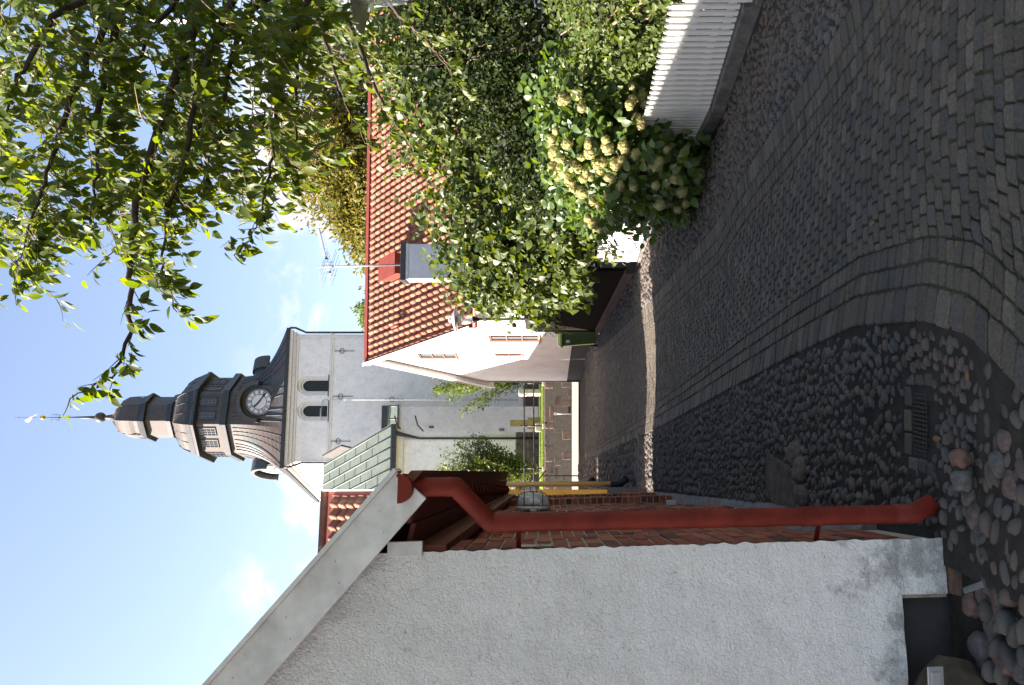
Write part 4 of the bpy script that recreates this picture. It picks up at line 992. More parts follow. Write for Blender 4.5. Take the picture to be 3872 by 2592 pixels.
mb = MB(); wall(mb, T0, E1, TIN, rect(0, TW, ZT0, ZEAV), [arch(a - 0.30, b + 0.30, z0 - 0.0, zs, 14) for a, b, z0, zs in bel], 0.22); mb.build('front_wall', M['tower_plaster'], ct)
mb = MB(); wall(mb, T0, E2, LIN, rect(0.0, TDp, ZT0, ZEAV), [], 0.3); mb.build('left_wall', M['tower_plaster'], ct)
mb = MB(); wall(mb, tq(TW, 0, 0), E2, -LIN, rect(0.0, TDp, ZT0, ZEAV), [], 0.3); mb.build('right_wall', M['tower_plaster'], ct)
mb = MB(); wall(mb, tq(0, TDp, 0), E1, -TIN, rect(0.0, TW, ZT0, ZEAV), [], 0.3); mb.build('rear_wall', M['tower_plaster'], ct)
for a, b, z0, zs in bel:
    mb = MB(); wall(mb, T0 + TIN * 0.10, E1, TIN, arch(a - 0.30, b + 0.30, z0, zs, 14), [arch(a - 0.13, b + 0.13, z0, zs, 14)], 0.16); sr = mb.build('belfry_surround', M['cream'], ct)
    mb = MB(); wall(mb, T0 + TIN * 0.22, E1, TIN, arch(a - 0.14, b + 0.14, z0, zs, 14), [arch(a, b, z0, zs, 14)], 0.2); mb.build('inner_arch', M['cream'], sr)
    bw_ = MB(); bw_.prism([T0 + E1 * s + TIN * 0.40 + Vector((0, 0, z)) for s, z in arch(a, b, z0, zs, 14)], TIN * 0.05); lw = bw_.build('belfry_opening', M['louvre'], sr)
    for k in range(1, 4):
        mb = MB(); mb.box(T0 + E1 * (a + (b - a) * k / 4) + TIN * 0.385 + Vector((0, 0, (z0 + zs) / 2 + 0.1)), (0.02, 0.03, zs - z0 + 0.3), E1, TIN); mb.build('batten', M['louvre'], lw)
    mb = MB(); mb.box(T0 + E1 * ((a + b) / 2) - TIN * 0.03 + Vector((0, 0, z0 - 0.05)), (b - a + 0.75, 0.22, 0.06), E1, TIN); mb.build('sill', M['dark_metal'], sr)
def band(z0, z1, out, name, mat, par=None, faces=(0, 1)):
    mb = MB()
    mb.hexa([tq(0, 0, z0) - TIN * out - LIN * out, tq(TW, 0, z0) - TIN * out + LIN * out, tq(TW, TDp, z0) + TIN * out + LIN * out, tq(0, TDp, z0) + TIN * out - LIN * out,
             tq(0, 0, z1) - TIN * out - LIN * out, tq(TW, 0, z1) - TIN * out + LIN * out, tq(TW, TDp, z1) + TIN * out + LIN * out, tq(0, TDp, z1) + TIN * out - LIN * out])
    return mb.build(name, mat, par or ct)
band(16.62, 16.80, 0.10, 'string_course', M['cream']); band(16.50, 16.62, 0.05, 'string_course', M['tower_plaster'])
band(18.98, 19.14, 0.06, 'cornice_moulding', M['cream']); band(19.14, 19.36, 0.16, 'cornice_moulding', M['cream']); band(19.36, 19.58, 0.30, 'cornice', M['cream'])
for k in range(46):                                                    # tooth ornament under the eave
    mb = MB(); mb.box(tq((k + .5) * TW / 46, 0, 19.25) - TIN * 0.165, (0.10, 0.03, 0.10), E1, TIN); mb.build('dentil', M['cream'], ct)
eg = band(19.58, 19.80, 0.46, 'eave_gutter', M['dark_metal'])
AX = tq(TW / 2, TDp / 2, 0); OROT = rad(-90 + 18.8)                     # tower axis; turn of the octagon
AX = Vector((-5.62, 59.5, 0)); K = 50.42
def zz(x): return EYE + (VH - x * 0.4268) / K                          # row in the close-up -> height on the axis
def rr_(h): return h * 0.4268 / K
def octs(prof, name, mat, par, n=8, smooth=False):
    mb = MB(); mb.lathe(AX, [(rr_(h) * 1.055, zz(x)) for x, h in prof], n, OROT + math.pi / 8); return mb.build(name, mat, par, smooth)
# bell-shaped skirt between the square eave and the octagon
mb = MB(); n = 16; rings = []
sqp = [tq(0, 0, 0) - TIN * 0.42 - LIN * 0.42, tq(TW, 0, 0) - TIN * 0.42 + LIN * 0.42, tq(TW, TDp, 0) + TIN * 0.42 + LIN * 0.42, tq(0, TDp, 0) + TIN * 0.42 - LIN * 0.42]
def sq_pt(a):
    d = Vector((math.cos(a), math.sin(a), 0)); best = 1e9
    for i in range(4):
        p, q = sqp[i] - AX, sqp[(i + 1) % 4] - AX; e = q - p; den = d.x * e.y - d.y * e.x
        if abs(den) < 1e-9: continue
        t = (p.x * e.y - p.y * e.x) / den; s = (p.x * d.y - p.y * d.x) / den
        if t > 0 and -1e-6 <= s <= 1 + 1e-6: best = min(best, t)
    return best
angs = sorted([OROT + math.pi / 8 + k * math.pi / 4 for k in range(8)] + [math.atan2((p - AX).y, (p - AX).x) for p in sqp] + [OROT + k * math.pi / 4 for k in range(8)], key=lambda a: a % (2 * math.pi))
rt = rr_(345) * 1.055
def oct_r(a):
    t = ((a - OROT) + math.pi / 8) % (math.pi / 4) - math.pi / 8; return rt * math.cos(math.pi / 8) / math.cos(t)
NS = 12
for i in range(NS + 1):
    t = i / NS; z = 19.80 + (zz(2150) - 19.80) * t
    f = (1 - t) ** 2.1 * 0.98 + 0.02 * (1 - t); ring = []
    for a in angs:
        r0, r1 = sq_pt(a), oct_r(a); r = r1 + (r0 - r1) * f + 0.12 * math.sin(math.pi * t) * (1 - t)
        ring.append(AX + Vector((math.cos(a) * r, math.sin(a) * r, z)))
    rings.append(ring)
m = len(angs); mb.add([p for r_ in rings for p in r_], [(i * m + k, i * m + (k + 1) % m, (i + 1) * m + (k + 1) % m, (i + 1) * m + k) for i in range(NS) for k in range(m)])
sk = mb.build('bell_roof', M['copper'], ct)
for k in range(m):                                                     # standing seams
    for j in range(3):
        w_ = (j + 1) / 4 if j < 3 else 0; pts = [rings[i][k].lerp(rings[i][(k + 1) % m], w_) + (rings[i][k] - AX - Vector((0, 0, rings[i][k].z))).normalized() * 0.02 for i in range(0, NS)]
        if (rings[0][k] - rings[0][(k + 1) % m]).length * 0.25 > 0.3 or j == 1:
            sm = MB(); sm.tube(pts, 0.025, 5); sm.build('standing_seam', M['copper'], sk, True)
c4 = octs([(2152, 345), (2150, 372), (2100, 372), (2096, 340)], 'drum_cornice', M['dark_metal'], ct)
dr2 = octs([(2100, 336), (1880, 336)], 'lantern_drum', M['copper'], ct)
c3 = octs([(1892, 340), (1885, 385), (1862, 385), (1850, 372), (1800, 352), (1792, 330)], 'drum_cornice', M['dark_metal'], ct)
d2 = octs([(1800, 345), (1775, 334), (1745, 324), (1715, 308), (1685, 286), (1660, 258), (1640, 222), (1622, 192)], 'upper_dome', M['copper'], ct)
octs([(1606, 180), (1604, 200), (1560, 190), (1550, 172)], 'lantern_cornice', M['dark_metal'], ct)
octs([(1622, 192), (1600, 180), (1560, 174), (1375, 174)], 'lantern', M['copper'], ct)
octs([(1376, 174), (1374, 206), (1362, 208), (1340, 196), (1310, 182), (1296, 168)], 'lantern_cornice', M['dark_metal'], ct)
d1 = octs([(1312, 176), (1270, 170), (1230, 174), (1195, 174), (1160, 168), (1130, 158), (1100, 140), (1075, 116), (1055, 84), (1038, 60), (1015, 40), (985, 24), (930, 17)], 'cupola', M['copper'], ct)
fin = MB(); fin.tube([AX + Vector((0, 0, zz(940))), AX + Vector((0, 0, zz(590)))], [0.16, 0.035], 10); fin.tube([AX + Vector((0, 0, zz(600))), AX + Vector((0, 0, zz(128)))], [0.035, 0.012], 6)
fo_ = fin.build('finial_rod', M['dark_metal'], ct, True)
mb = MB(); mb.sphere(AX + Vector((0, 0, zz(890))), 0.39, 16, 12); mb.build('finial_ball', M['copper'], fo_, True)
mb = MB(); mb.sphere(AX + Vector((0, 0, zz(381))), 0.18, 14, 10); mb.build('gilded_ball', M['gold'], fo_, True)
for k in range(8):
    a = k * math.pi / 4; d = Vector((math.cos(a), math.sin(a), 0)); c = AX + Vector((0, 0, zz(500)))
    pts = [c + d * (0.02 + 0.24 * math.sin(t * 2.6)) + Vector((0, 0, -0.36 + 0.72 * t + (0.12 * math.cos(t * 9)))) for t in np.linspace(0, 1, 9)]
    mb = MB(); mb.tube(pts, 0.011, 5); mb.build('iron_scroll', M['dark_metal'], fo_, True)
vc = AX + Vector((0, 0, zz(265))); vd = Vector((0.8, -0.6, 0)); vu = Vector((0, 0, 1))
mb = MB(); mb.prism([vc + vd * a + vu * b for a, b in ((-0.52, 0.30), (-0.16, -0.06), (0.06, -0.24), (0.10, -0.10), (-0.10, 0.20), (-0.34, 0.55))], Vector((0.012, 0.016, 0))); mb.build('weather_vane', M['copper'], fo_)
mb = MB(); mb.bar(vc + vd * 0.06 - vu * 0.18, vc + vd * 0.36 - vu * 0.72, 0.02, 0.03); mb.bar(vc + vd * 0.12 - vu * 0.60, vc + vd * 0.36 - vu * 0.40, 0.015, 0.02); mb.build('vane_arrow', M['copper'], fo_)
mb = MB(); mb.bar(vc - vd * 0.5 + vu * 0.50, vc - vd * 0.14 + vu * 0.08, 0.02, 0.03); mb.build('vane_arrow', M['copper'], fo_)
for z in (0.86,):
    mb = MB(); ring = [vc + vd * 0.12 * math.cos(t) + vu * (z + 0.12 * math.sin(t)) for t in np.linspace(0, 5.0, 9)]; mb.tube(ring, 0.014, 5); mb.build('iron_scroll', M['copper'], fo_, True)
# seams and ribs on the domes, windows in the drum
for k in range(8):
    a0 = OROT + math.pi / 8 + k * math.pi / 4
    for prof, par, r_ in (([(1800, 345), (1745, 324), (1685, 286), (1640, 222), (1622, 192)], d2, 0.03), ([(1312, 176), (1230, 174), (1160, 168), (1100, 140), (1055, 84), (1015, 40)], d1, 0.025)):
        pts = [AX + Vector((math.cos(a0) * rr_(h) * 1.062, math.sin(a0) * rr_(h) * 1.062, zz(x))) for x, h in prof]; mb = MB(); mb.tube(pts, r_, 5); mb.build('dome_rib', M['copper'], par, True)
        if par is d2:
            for f in (1 / 3, 2 / 3):
                a1 = a0 + math.pi / 4
                pts = [(AX + Vector((math.cos(a0) * rr_(h) * 1.06, math.sin(a0) * rr_(h) * 1.06, zz(x)))).lerp(AX + Vector((math.cos(a1) * rr_(h) * 1.06, math.sin(a1) * rr_(h) * 1.06, zz(x))), f) for x, h in prof]
                mb = MB(); mb.tube(pts, 0.018, 5); mb.build('standing_seam', M['copper'], par, True)
    am = OROT + k * math.pi / 4; nrm = Vector((math.cos(am), math.sin(am), 0)); tan = Vector((-nrm.y, nrm.x, 0)); ap = rr_(336) * 1.055 * math.cos(math.pi / 8)
    if nrm.y > 0.55: continue
    for s in (-0.50, 0.50):
        zb, zs = zz(2040), zz(1868) ; z1 = zz(1905)
        base = AX + nrm * (ap + 0.004) + tan * s
        ol = arch(-0.36, 0.36, zb - 0.06, z1, 10); il = arch(-0.27, 0.27, zb, z1, 10)
        mb = MB(); wall(mb, base + nrm * 0.05, tan, -nrm, ol, [il], 0.05); wf = mb.build('lantern_window', M['dark_metal'], dr2)
        mb = MB(); mb.prism([base + tan * a + Vector((0, 0, z)) + nrm * 0.012 for a, z in il], -nrm * 0.01); mb.build('pane', M['dark_glass'], wf)
        for q in (-1, 1):
            mb = MB(); mb.box(base + nrm * 0.03 + tan * (0.09 * q) + Vector((0, 0, (zb + z1) / 2 + 0.1)), (0.025, 0.025, z1 - zb + 0.2), tan, nrm); mb.build('glazing_bar', M['bar_grey'], wf)
        for q in range(1, 5):
            mb = MB(); mb.box(base + nrm * 0.03 + Vector((0, 0, zb + (z1 - zb + 0.25) * q / 5)), (0.54, 0.025, 0.025), tan, nrm); mb.build('glazing_bar', M['bar_grey'], wf)
# clock dormers on the four sides
CR = 0.92
def clock_dormer(c, fx_, fn, label):
    """c: centre of the dial, fx_: to the right on the dial, fn: out of the dial"""
    up = Vector((0, 0, 1)); back = -fn
    def q(x, z, o): return c + fx_ * x + up * z + fn * o
    w = 1.16
    prof = [(-w, -1.20), (w, -1.20), (w, 0.25)] + [(w * math.cos(t), 0.25 + w * 0.92 * math.sin(t)) for t in np.linspace(0, math.pi, 15)[1:-1]] + [(-w, 0.25)]
    mb = MB(); mb.prism([q(x, z, -0.02) for x, z in prof], back * 2.6); dm = mb.build('clock_dormer', M['copper'], ct)
    hood_o = [((w + 0.30) * math.cos(t), 0.10 + (w + 0.22) * math.sin(t)) for t in np.linspace(-0.10, math.pi + 0.10, 21)]
    hood_i = [((w + 0.02) * math.cos(t), 0.10 + (w - 0.04) * math.sin(t)) for t in np.linspace(-0.10, math.pi + 0.10, 21)]
    mb = MB(); vs = [q(x, z, o) for o in (0.40, -0.5) for x, z in hood_o] + [q(x, z, o) for o in (0.40, -0.5) for x, z in hood_i]; n = 21
    mb.add(vs, [(k, k + 1, n + k + 1, n + k) for k in range(n - 1)] + [(2 * n + k, 3 * n + k, 3 * n + k + 1, 2 * n + k + 1) for k in range(n - 1)] + [(k, 2 * n + k, 2 * n + k + 1, k + 1) for k in range(n - 1)] + [(n + k, n + k + 1, 3 * n + k + 1, 3 * n + k) for k in range(n - 1)] + [(0, n, 3 * n, 2 * n), (n - 1, 3 * n - 1, 4 * n - 1, 2 * n - 1)])
    mb.build('clock_hood', M['copper'], dm)
    def disc(r0, r1, o, name, mat, par, n=48):
        mb = MB(); vs = [q(r * math.cos(2 * math.pi * k / n), r * math.sin(2 * math.pi * k / n), o) for r in (r0, r1) for k in range(n)]
        if r0 <= 0: mb.add([q(r1 * math.cos(2 * math.pi * k / n), r1 * math.sin(2 * math.pi * k / n), o) for k in range(n)], [tuple(range(n))])
        else: mb.add(vs, [(k, (k + 1) % n, n + (k + 1) % n, n + k) for k in range(n)])
        return mb.build(name, mat, par)
    df = disc(0, 1.02, 0.012, 'clock_dial', M['black_iron'], dm)
    disc(0, 0.50, 0.020, 'dial_centre', M['clock_white'], df)
    disc(0.545, 0.83, 0.020, 'chapter_ring', M['clock_white'], df)
    mb = MB()
    for k in range(60):
        a = 2 * math.pi * k / 60; p = q(0.905 * math.cos(a), 0.905 * math.sin(a), 0.021); s = 0.022
        mb.add([p - fx_ * s - up * s, p + fx_ * s - up * s, p + fx_ * s + up * s, p - fx_ * s + up * s], [(0, 1, 2, 3)])
    mb.build('minute_dots', M['clock_white'], df)
    roman = ['XII', 'I', 'II', 'III', 'IIII', 'V', 'VI', 'VII', 'VIII', 'IX', 'X', 'XI']
    for h, tx in enumerate(roman):
        a = rad(90 - 30 * h); er = Vector((math.cos(a), math.sin(a))); et = Vector((math.sin(a), -math.cos(a))); mb = MB()
        wd = {'I': 0.062, 'V': 0.12, 'X': 0.12}; tot = sum(wd[ch_] for ch_ in tx); cur = -tot / 2
        def stroke(t0, r0, t1, r1, wn_):
            p0, p1 = er * r0 + et * t0, er * r1 + et * t1; d = (p1 - p0).normalized(); nn = Vector((-d.y, d.x)) * wn_ / 2
            mb.add([q(p.x, p.y, 0.0235) for p in (p0 - nn, p1 - nn, p1 + nn, p0 + nn)], [(0, 1, 2, 3)])
        for ch_ in tx:
            x0, x1 = cur, cur + wd[ch_]; xm = (x0 + x1) / 2
            if ch_ == 'I': stroke(xm, 0.56, xm, 0.815, 0.036)
            elif ch_ == 'V': stroke(x0 + .02, 0.815, xm, 0.56, 0.038); stroke(x1 - .02, 0.815, xm, 0.56, 0.020)
            else: stroke(x0 + .015, 0.815, x1 - .015, 0.56, 0.038); stroke(x1 - .015, 0.815, x0 + .015, 0.56, 0.020)
            cur = x1
        mb.build('numeral', M['black_iron'], df)
    for ang, L, w0, tail in ((314.0, 0.55, 0.10, 0.16), (126.0, 0.80, 0.10, 0.22)):
        a = rad(90 - ang); er = Vector((math.cos(a), math.sin(a))); et = Vector((-er.y, er.x))
        pl_ = [er * -tail - et * w0 * .5, er * L * .55 - et * w0 * .42, er * L * .72 - et * w0 * 0.75, er * L, er * L * .72 + et * w0 * 0.75, er * L * .55 + et * w0 * .42, er * -tail + et * w0 * .5]
        mb = MB(); mb.prism([q(p.x, p.y, 0.05) for p in pl_], fn * 0.02); mb.build('clock_hand', M['black_iron'], df)
    return dm
sc_, zc_ = on_front(1072.5, 979.6)
clock_dormer(T0 + E1 * sc_ + TIN * 0.35 + Vector((0, 0, zc_ + 0.12)), E1, -TIN, 'front')
clock_dormer(tq(0, TDp * 0.42, zc_ + 0.12) + LIN * 0.62, -E2, -LIN, 'left')
clock_dormer(tq(TW, TDp * 0.42, zc_ + 0.12) - LIN * 0.95, E2, LIN, 'right')
# wall anchors, pipes, small things on the front
def anchor(u, v0, v1):
    s, z0 = on_front(u, v0); _, z1 = on_front(u, v1); mb = MB(); b = T0 + E1 * s - TIN * 0.03
    mb.bar(b + Vector((0, 0, z0)), b + Vector((0, 0, z1)), 0.035, 0.035, (0, 1, 0)); zc = z1 + (z0 - z1) * 0.60
    for g in (-1, 1):
        pts = [b + E1 * (g * (0.02 + 0.17 * math.sin(t))) + Vector((0, 0, zc - 0.10 + 0.2 * (1 - math.cos(t)) * 0.5 + 0.03 * t)) for t in np.linspace(0, 3.9, 10)]
        mb.tube(pts, 0.018, 5)
    mb.sphere(b + Vector((0, 0, z0)), 0.035, 6, 5); mb.build('wall_anchor', M['black_iron'], ct)
for y, x0, x1 in ((335, 960, 1148), (783, 945, 1137), (1226, 920, 1113), (813, 1455, 1640)): anchor(2592 - (1200 + y * .3826), 900 + x0 * .3826, 900 + x1 * .3826)
for y, x0, x1 in ((808, 508, 562), (1232, 487, 545)):
    s, z0 = on_front(2592 - (1200 + y * .3826), 900 + x0 * .3826); _, z1 = on_front(2592 - (1200 + y * .3826), 900 + x1 * .3826); mb = MB(); mb.bar(T0 + E1 * s - TIN * .02 + Vector((0, 0, z0)), T0 + E1 * s - TIN * .02 + Vector((0, 0, z1)), .03, .03, (0, 1, 0)); mb.build('wall_pin', M['black_iron'], ct)
for s_ in (0, 1):
    base = tq(0, 0, 0) - TIN * 0.08 - LIN * 0.08 if s_ == 0 else tq(TW, 0, 0) - TIN * 0.06 + LIN * 0.14
    far = base - TIN * 0.32 + (LIN * -0.3 if s_ == 0 else LIN * 0.32)
    mb = MB(); mb.tube([far + Vector((0, 0, 19.6)), far + Vector((0, 0, 19.2)), base + Vector((0, 0, 18.5)), base + Vector((0, 0, 2.2))], 0.075, 8); mb.build('downpipe', M['dark_metal'], ct, True)
s, z = on_front(1037 + 12, 1240); mb = MB(); b = T0 + E1 * (s + 0.55) - TIN * 0.06; mb.tube([b + Vector((0, 0, z)), b + Vector((0, 0, 3.5))], 0.03, 6); mb.build('cable_pipe', M['white_paint'], ct, True)
mb = MB(); b2_ = T0 + E1 * (s - 0.35) - TIN * 0.30; mb.tube([b + Vector((0, 0, z)), b + Vector((0, 0, z + 0.35)), b2_ + Vector((0, 0, z + 0.40))], 0.03, 6); mb.bar(b2_ + Vector((0, 0, z + .4)) - E1 * .5, b2_ + Vector((0, 0, z + .4)) + E1 * .3, .12, .1); mb.build('spotlight_arm', M['steel'], ct, True)
# lower buttress block with its own little copper roof
s0, zb = on_front(952, 1512); s1, _ = on_front(1051, 1512)
mb = MB(); mb.prism([tq(s0 - 1.2, 0, ZT0) - TIN * 1.15, tq(s1, 0, ZT0) - TIN * 1.15, tq(s1, 0, ZT0), tq(s0 - 1.2, 0, ZT0)], (0, 0, zb - 0.15 - ZT0)); mb.build('stair_block', M['tower_plaster'], ct)
z_t = on_front(1000, 1452)[1]
mb = MB(); e = [tq(s0 - 1.3, 0, zb - 0.15) - TIN * 1.35, tq(s1 + 0.12, 0, zb - 0.15) - TIN * 1.35, tq(s1 + 0.12, 0, z_t - 0.3) - TIN * 0.02, tq(s0 - 1.3, 0, z_t - 0.3) - TIN * 0.02]
mb.hexa(e + [p + Vector((0, 0, 0.12)) for p in e]); sr_ = mb.build('stair_roof', M['verdigris'], ct)
for f in (0.1, 0.4, 0.7, 0.97): 
    mb = MB(); mb.tube([e[0].lerp(e[1], f) + Vector((0, 0, .13)), e[3].lerp(e[2], f) + Vector((0, 0, .13))], 0.03, 5); mb.build('standing_seam', M['verdigris'], sr_, True)
mb = MB(); mb.bar(e[3] + Vector((0, 0, 0.26)) - TIN * .03, e[2] + Vector((0, 0, 0.26)) - TIN * .03, 0.06, 0.4); mb.build('flashing', M['copper'], sr_)
for (u, v) in ((1000 - 25, 1640), (1000 - 35, 1900)):
    s, z = on_front(u, v); mb = MB(); mb.box(T0 + E1 * s - TIN * 1.16 + Vector((0, 0, z)), (0.16, 0.05, 0.34), E1, TIN); mb.build('slit_window', M['dark_glass'], ct)
mb = MB(); mb.prism([tq(-0.06, 0, 1.6) - TIN * 0.10, tq(TW + .06, 0, 1.6) - TIN * 0.10, tq(TW + .06, 0, 1.6) + TIN * .1, tq(-.06, 0, 1.6) + TIN * .1], (0, 0, 1.55)); mb.build('stone_base', M['wallstone'], ct)

# ---- annex in front of the tower's left part
ca = empty('church_annex', (-9, 47.5, 2), 'white church annex with pale green seamed copper roof', 'church')
A0 = Vector((-5.27, 46.0, 0))
def aq(s, d, z): return A0 - E1 * s + E2 * d + Vector((0, 0, z))       # s to the left, d away
AL, AE, AR, AD = 14.0, 10.35, 16.1, 6.9
mb = MB(); wall(mb, A0, -E1, TIN, rect(0, AL, 3.3, AE), [], 0.4); mb.build('front_wall', M['tower_plaster'], ca)
mb = MB(); wall(mb, A0, E2, -LIN, [(0, 3.3), (AD, 3.3), (AD, AR - 0.1), (0, AE)], [], 0.4); mb.build('end_wall', M['tower_plaster'], ca)
mb = MB(); wall(mb, A0 - TIN * 0.12, -E1, TIN, rect(-0.08, AL, 1.6, 3.32), [], 0.4)
sb = mb.build('stone_base', M['mortar'], ca)
rnd = random.Random(5)
x = -0.08; col = 0
def stone_face(par, org, ux, iw, s0, s1, z0, z1, mean, proud, name='stone'):
    """random rubble: courses of uneven height cut into uneven stones, each its own piece"""
    z = z0
    while z < z1 - 0.04:
        h = min(mean * rnd.uniform(0.55, 1.25), z1 - z)
        if z1 - (z + h) < 0.12: h = z1 - z
        s = s0
        while s < s1 - 0.05:
            w = mean * rnd.uniform(0.6, 1.9)
            if s1 - (s + w) < 0.2: w = s1 - s
            sub = [(s, z, w, h)]
            if h > mean * 0.8 and rnd.random() < 0.35: sub = [(s, z, w, h * 0.48), (s, z + h * 0.48, w, h * 0.52)]
            for a, b, ww, hh in sub:
                j = 0.018; pts = []
                for px, pz in ((a + j, b + j), (a + ww * .5, b + j * .6), (a + ww - j, b + j), (a + ww - j * .6, b + hh * .5), (a + ww - j, b + hh - j), (a + ww * .5, b + hh - j * .6), (a + j, b + hh - j), (a + j * .6, b + hh * .5)):
                    pts.append((px + rnd.uniform(-1, 1) * j * 1.2, pz + rnd.uniform(-1, 1) * j * 1.2))
                cx_, cz_ = a + ww / 2, b + hh / 2; pr_ = proud * rnd.uniform(0.6, 1.5); mb = MB(); n = 8
                def W(px, pz, o): return Vector(org) + Vector(ux) * px + Vector((0, 0, pz)) - Vector(iw) * o
                vs = [W(px, pz, -0.02) for px, pz in pts] + [W(px, pz, pr_ * 0.6) for px, pz in pts] + [W(cx_ + (px - cx_) * .82, cz_ + (pz - cz_) * .82, pr_) for px, pz in pts]
                mb.add(vs, [(r * n + k, r * n + (k + 1) % n, (r + 1) * n + (k + 1) % n, (r + 1) * n + k) for r in range(2) for k in range(n)] + [tuple(2 * n + k for k in range(n))])
                mb.build(name, M['wallstone'], par)
            s += w
        z += h
stone_face(sb, A0 - TIN * 0.12, -E1, TIN, -0.06, 4.2, 1.75, 3.30, 0.42, 0.04)
mb = MB(); mb.prism([aq(-0.25, 0, AE - 0.55) - TIN * 0.03, aq(-0.25, 0, AE - 0.55) - TIN * 0.16, aq(-0.25, 0, AE - 0.2) - TIN * 0.30, aq(-0.25, 0, AE) - TIN * 0.42, aq(-0.25, 0, AE) - TIN * 0.0], -E1 * AL); mb.build('cornice', M['cream'], ca)
mb = MB(); mb.prism([aq(0.02, 0, 3.3) - TIN * 0.05, aq(-0.03, 0, 3.3) - TIN * 0.05, aq(-0.03, 0, AE - .5) - TIN * 0.05, aq(0.5, 0, AE - .5) - TIN * 0.05, aq(0.5, 0, 3.3) - TIN * 0.05], TIN * 0.04); mb.build('corner_strip', M['tower_plaster'], ca)
eR = [aq(-0.35, -0.55, AE + 0.02), aq(AL, -0.55, AE + 0.02), aq(AL, AD, AR), aq(-0.35, AD, AR)]
mb = MB(); mb.hexa(eR + [p + Vector((0, 0, 0.10)) for p in eR]); ar = mb.build('roof', M['verdigris'], ca)
for k in range(24):
    f = k / 23 * 0.98 + 0.01; mb = MB(); mb.tube([eR[0].lerp(eR[1], f) + Vector((0, 0, .12)), eR[3].lerp(eR[2], f) + Vector((0, 0, .12))], 0.035, 5); mb.build('standing_seam', M['verdigris'], ar, True)
for r in range(1, 6):
    for k in range(23):
        if k > 14: continue
        f0, f1 = k / 23 * .98 + .013, (k + 1) / 23 * .98 + .007; g = (r + (0.5 if k % 2 else 0)) / 6.2
        mb = MB(); mb.bar(eR[0].lerp(eR[3], g).lerp(eR[1].lerp(eR[2], g), f0) + Vector((0, 0, .108)), eR[0].lerp(eR[3], g).lerp(eR[1].lerp(eR[2], g), f1) + Vector((0, 0, .108)), 0.03, 0.02); mb.build('cross_welt', M['verdigris'], ar)
mb = MB(); mb.bar(eR[0] + Vector((0, 0, -0.10)), eR[1] + Vector((0, 0, -0.10)), 0.22, 0.24); mb.build('eave_gutter', M['dark_metal'], ca)
mb = MB(); mb.bar(aq(-0.38, AD - 3.4, AR - 2.8) + Vector((0, 0, 0.55)), aq(-0.38, AD - 1.4, AR - 1.15) + Vector((0, 0, 0.55)), 0.10, 0.9); mb.build('flashing', M['copper'], ar)
d0 = aq(0.28, 0, 0) - TIN * 0.14
mb = MB(); mb.tube([aq(0.1, -0.5, AE - 0.05), aq(0.2, -0.4, AE - 0.5), d0 + Vector((0, 0, AE - 1.5)), d0 + Vector((0, 0, 1.9))], [0.14, 0.12, 0.06, 0.06], 8); mb.build('downpipe', M['dark_metal'], ca, True)
for z in (9.9, 8.7):
    mb = MB(); p = aq(-0.2, 0.2, z); mb.tube([p + E1 * 0.0, p + E1 * 0.35 + Vector((0, 0, 0.35)), p + E1 * 0.9 + Vector((0, 0, 0.5))], 0.04, 6); mb.build('overflow_pipe', M['rust'], ca, True)

# ---- churchyard wall of rubble, railing on it
cw = empty('churchyard_wall', (-2, 37.7, 0.35), 'low rubble granite wall along the churchyard, facing the lane end', 'wall')
mb = MB(); mb.box((0, 37.85, 1.0), (70, 0.40, 1.36)); mb.build('wall_core', M['mortar'], cw)
stone_face(cw, Vector((-8.2, 37.65, 0)), Vector((1, 0, 0)), Vector((0, 1, 0)), 0.0, 9.0, 0.36, 1.66, 0.46, 0.05)
rl = empty('iron_railing', (-2, 37.8, 1.7), 'black iron railing of two bars on posts above the churchyard wall', 'railing')
for z in (2.62, 2.17):
    mb = MB(); mb.tube([(-20, 37.85, z), (20, 37.85, z)], 0.034, 8); mb.build('rail', M['black_iron'], rl, True)
for k in range(-5, 8):
    x = P(1142, 2000, 37.85).x + 2.03 * -k
    if not -14 < x < 12: continue
    mb = MB(); mb.tube([(x, 37.85, 1.62), (x, 37.85, 2.66)], 0.036, 8); p_ = mb.build('post', M['black_iron'], rl, True)
    for z in (2.62, 2.17):
        mb = MB(); mb.sphere((x, 37.85, z), 0.062, 10, 7); mb.build('knuckle', M['black_iron'], p_, True)
    mb = MB(); mb.sphere((x, 37.85, 2.76), 0.05, 10, 7); mb.build('ball_top', M['black_iron'], p_, True)
    mb = MB(); mb.prism([(x - .12, 37.72, 1.60), (x + .12, 37.72, 1.60), (x + .12, 37.98, 1.60), (x - .12, 37.98, 1.60)], (0, 0, 0.17)); mb.build('post_stone', M['grave'], p_, bevel=0.03)
# gravestones, marker, rusty post
mb = MB(); c = P(1106, 2045, 41.0); mb.box((c.x, 41, 2.42), (0.26, 0.55, 1.16), (0.93, 0.36, 0), (-0.36, 0.93, 0)); tag(mb.build('gravestone', M['grave'], bevel=0.06), 'pale rounded gravestone standing behind the railing beside the white house', 'gravestone')
gs_ = empty('grave_obelisk', (P(991, 2040, 42).x, 42, 1.85), 'ochre slim gravestone on a stepped base behind the railing', 'gravestone')
x = gs_.location.x
mb = MB(); mb.box((x, 42, 2.15), (0.52, 0.5, 0.8), (0.93, 0.36, 0), (-0.36, 0.93, 0)); mb.build('base', M['ochre_stone'], gs_, bevel=0.02)
mb = MB(); mb.box((x, 42, 3.00), (0.30, 0.30, 0.95), (0.93, 0.36, 0), (-0.36, 0.93, 0)); mb.build('shaft', M['ochre_stone'], gs_, bevel=0.02)
mb = MB(); mb.box((P(975, 2040, 40.5).x, 40.5, 1.98), (0.42, 0.4, 0.3)); tag(mb.build('grave_kerb', M['grave'], bevel=0.05), 'low pale grave kerb stone at the foot of the ochre gravestone', 'gravestone')
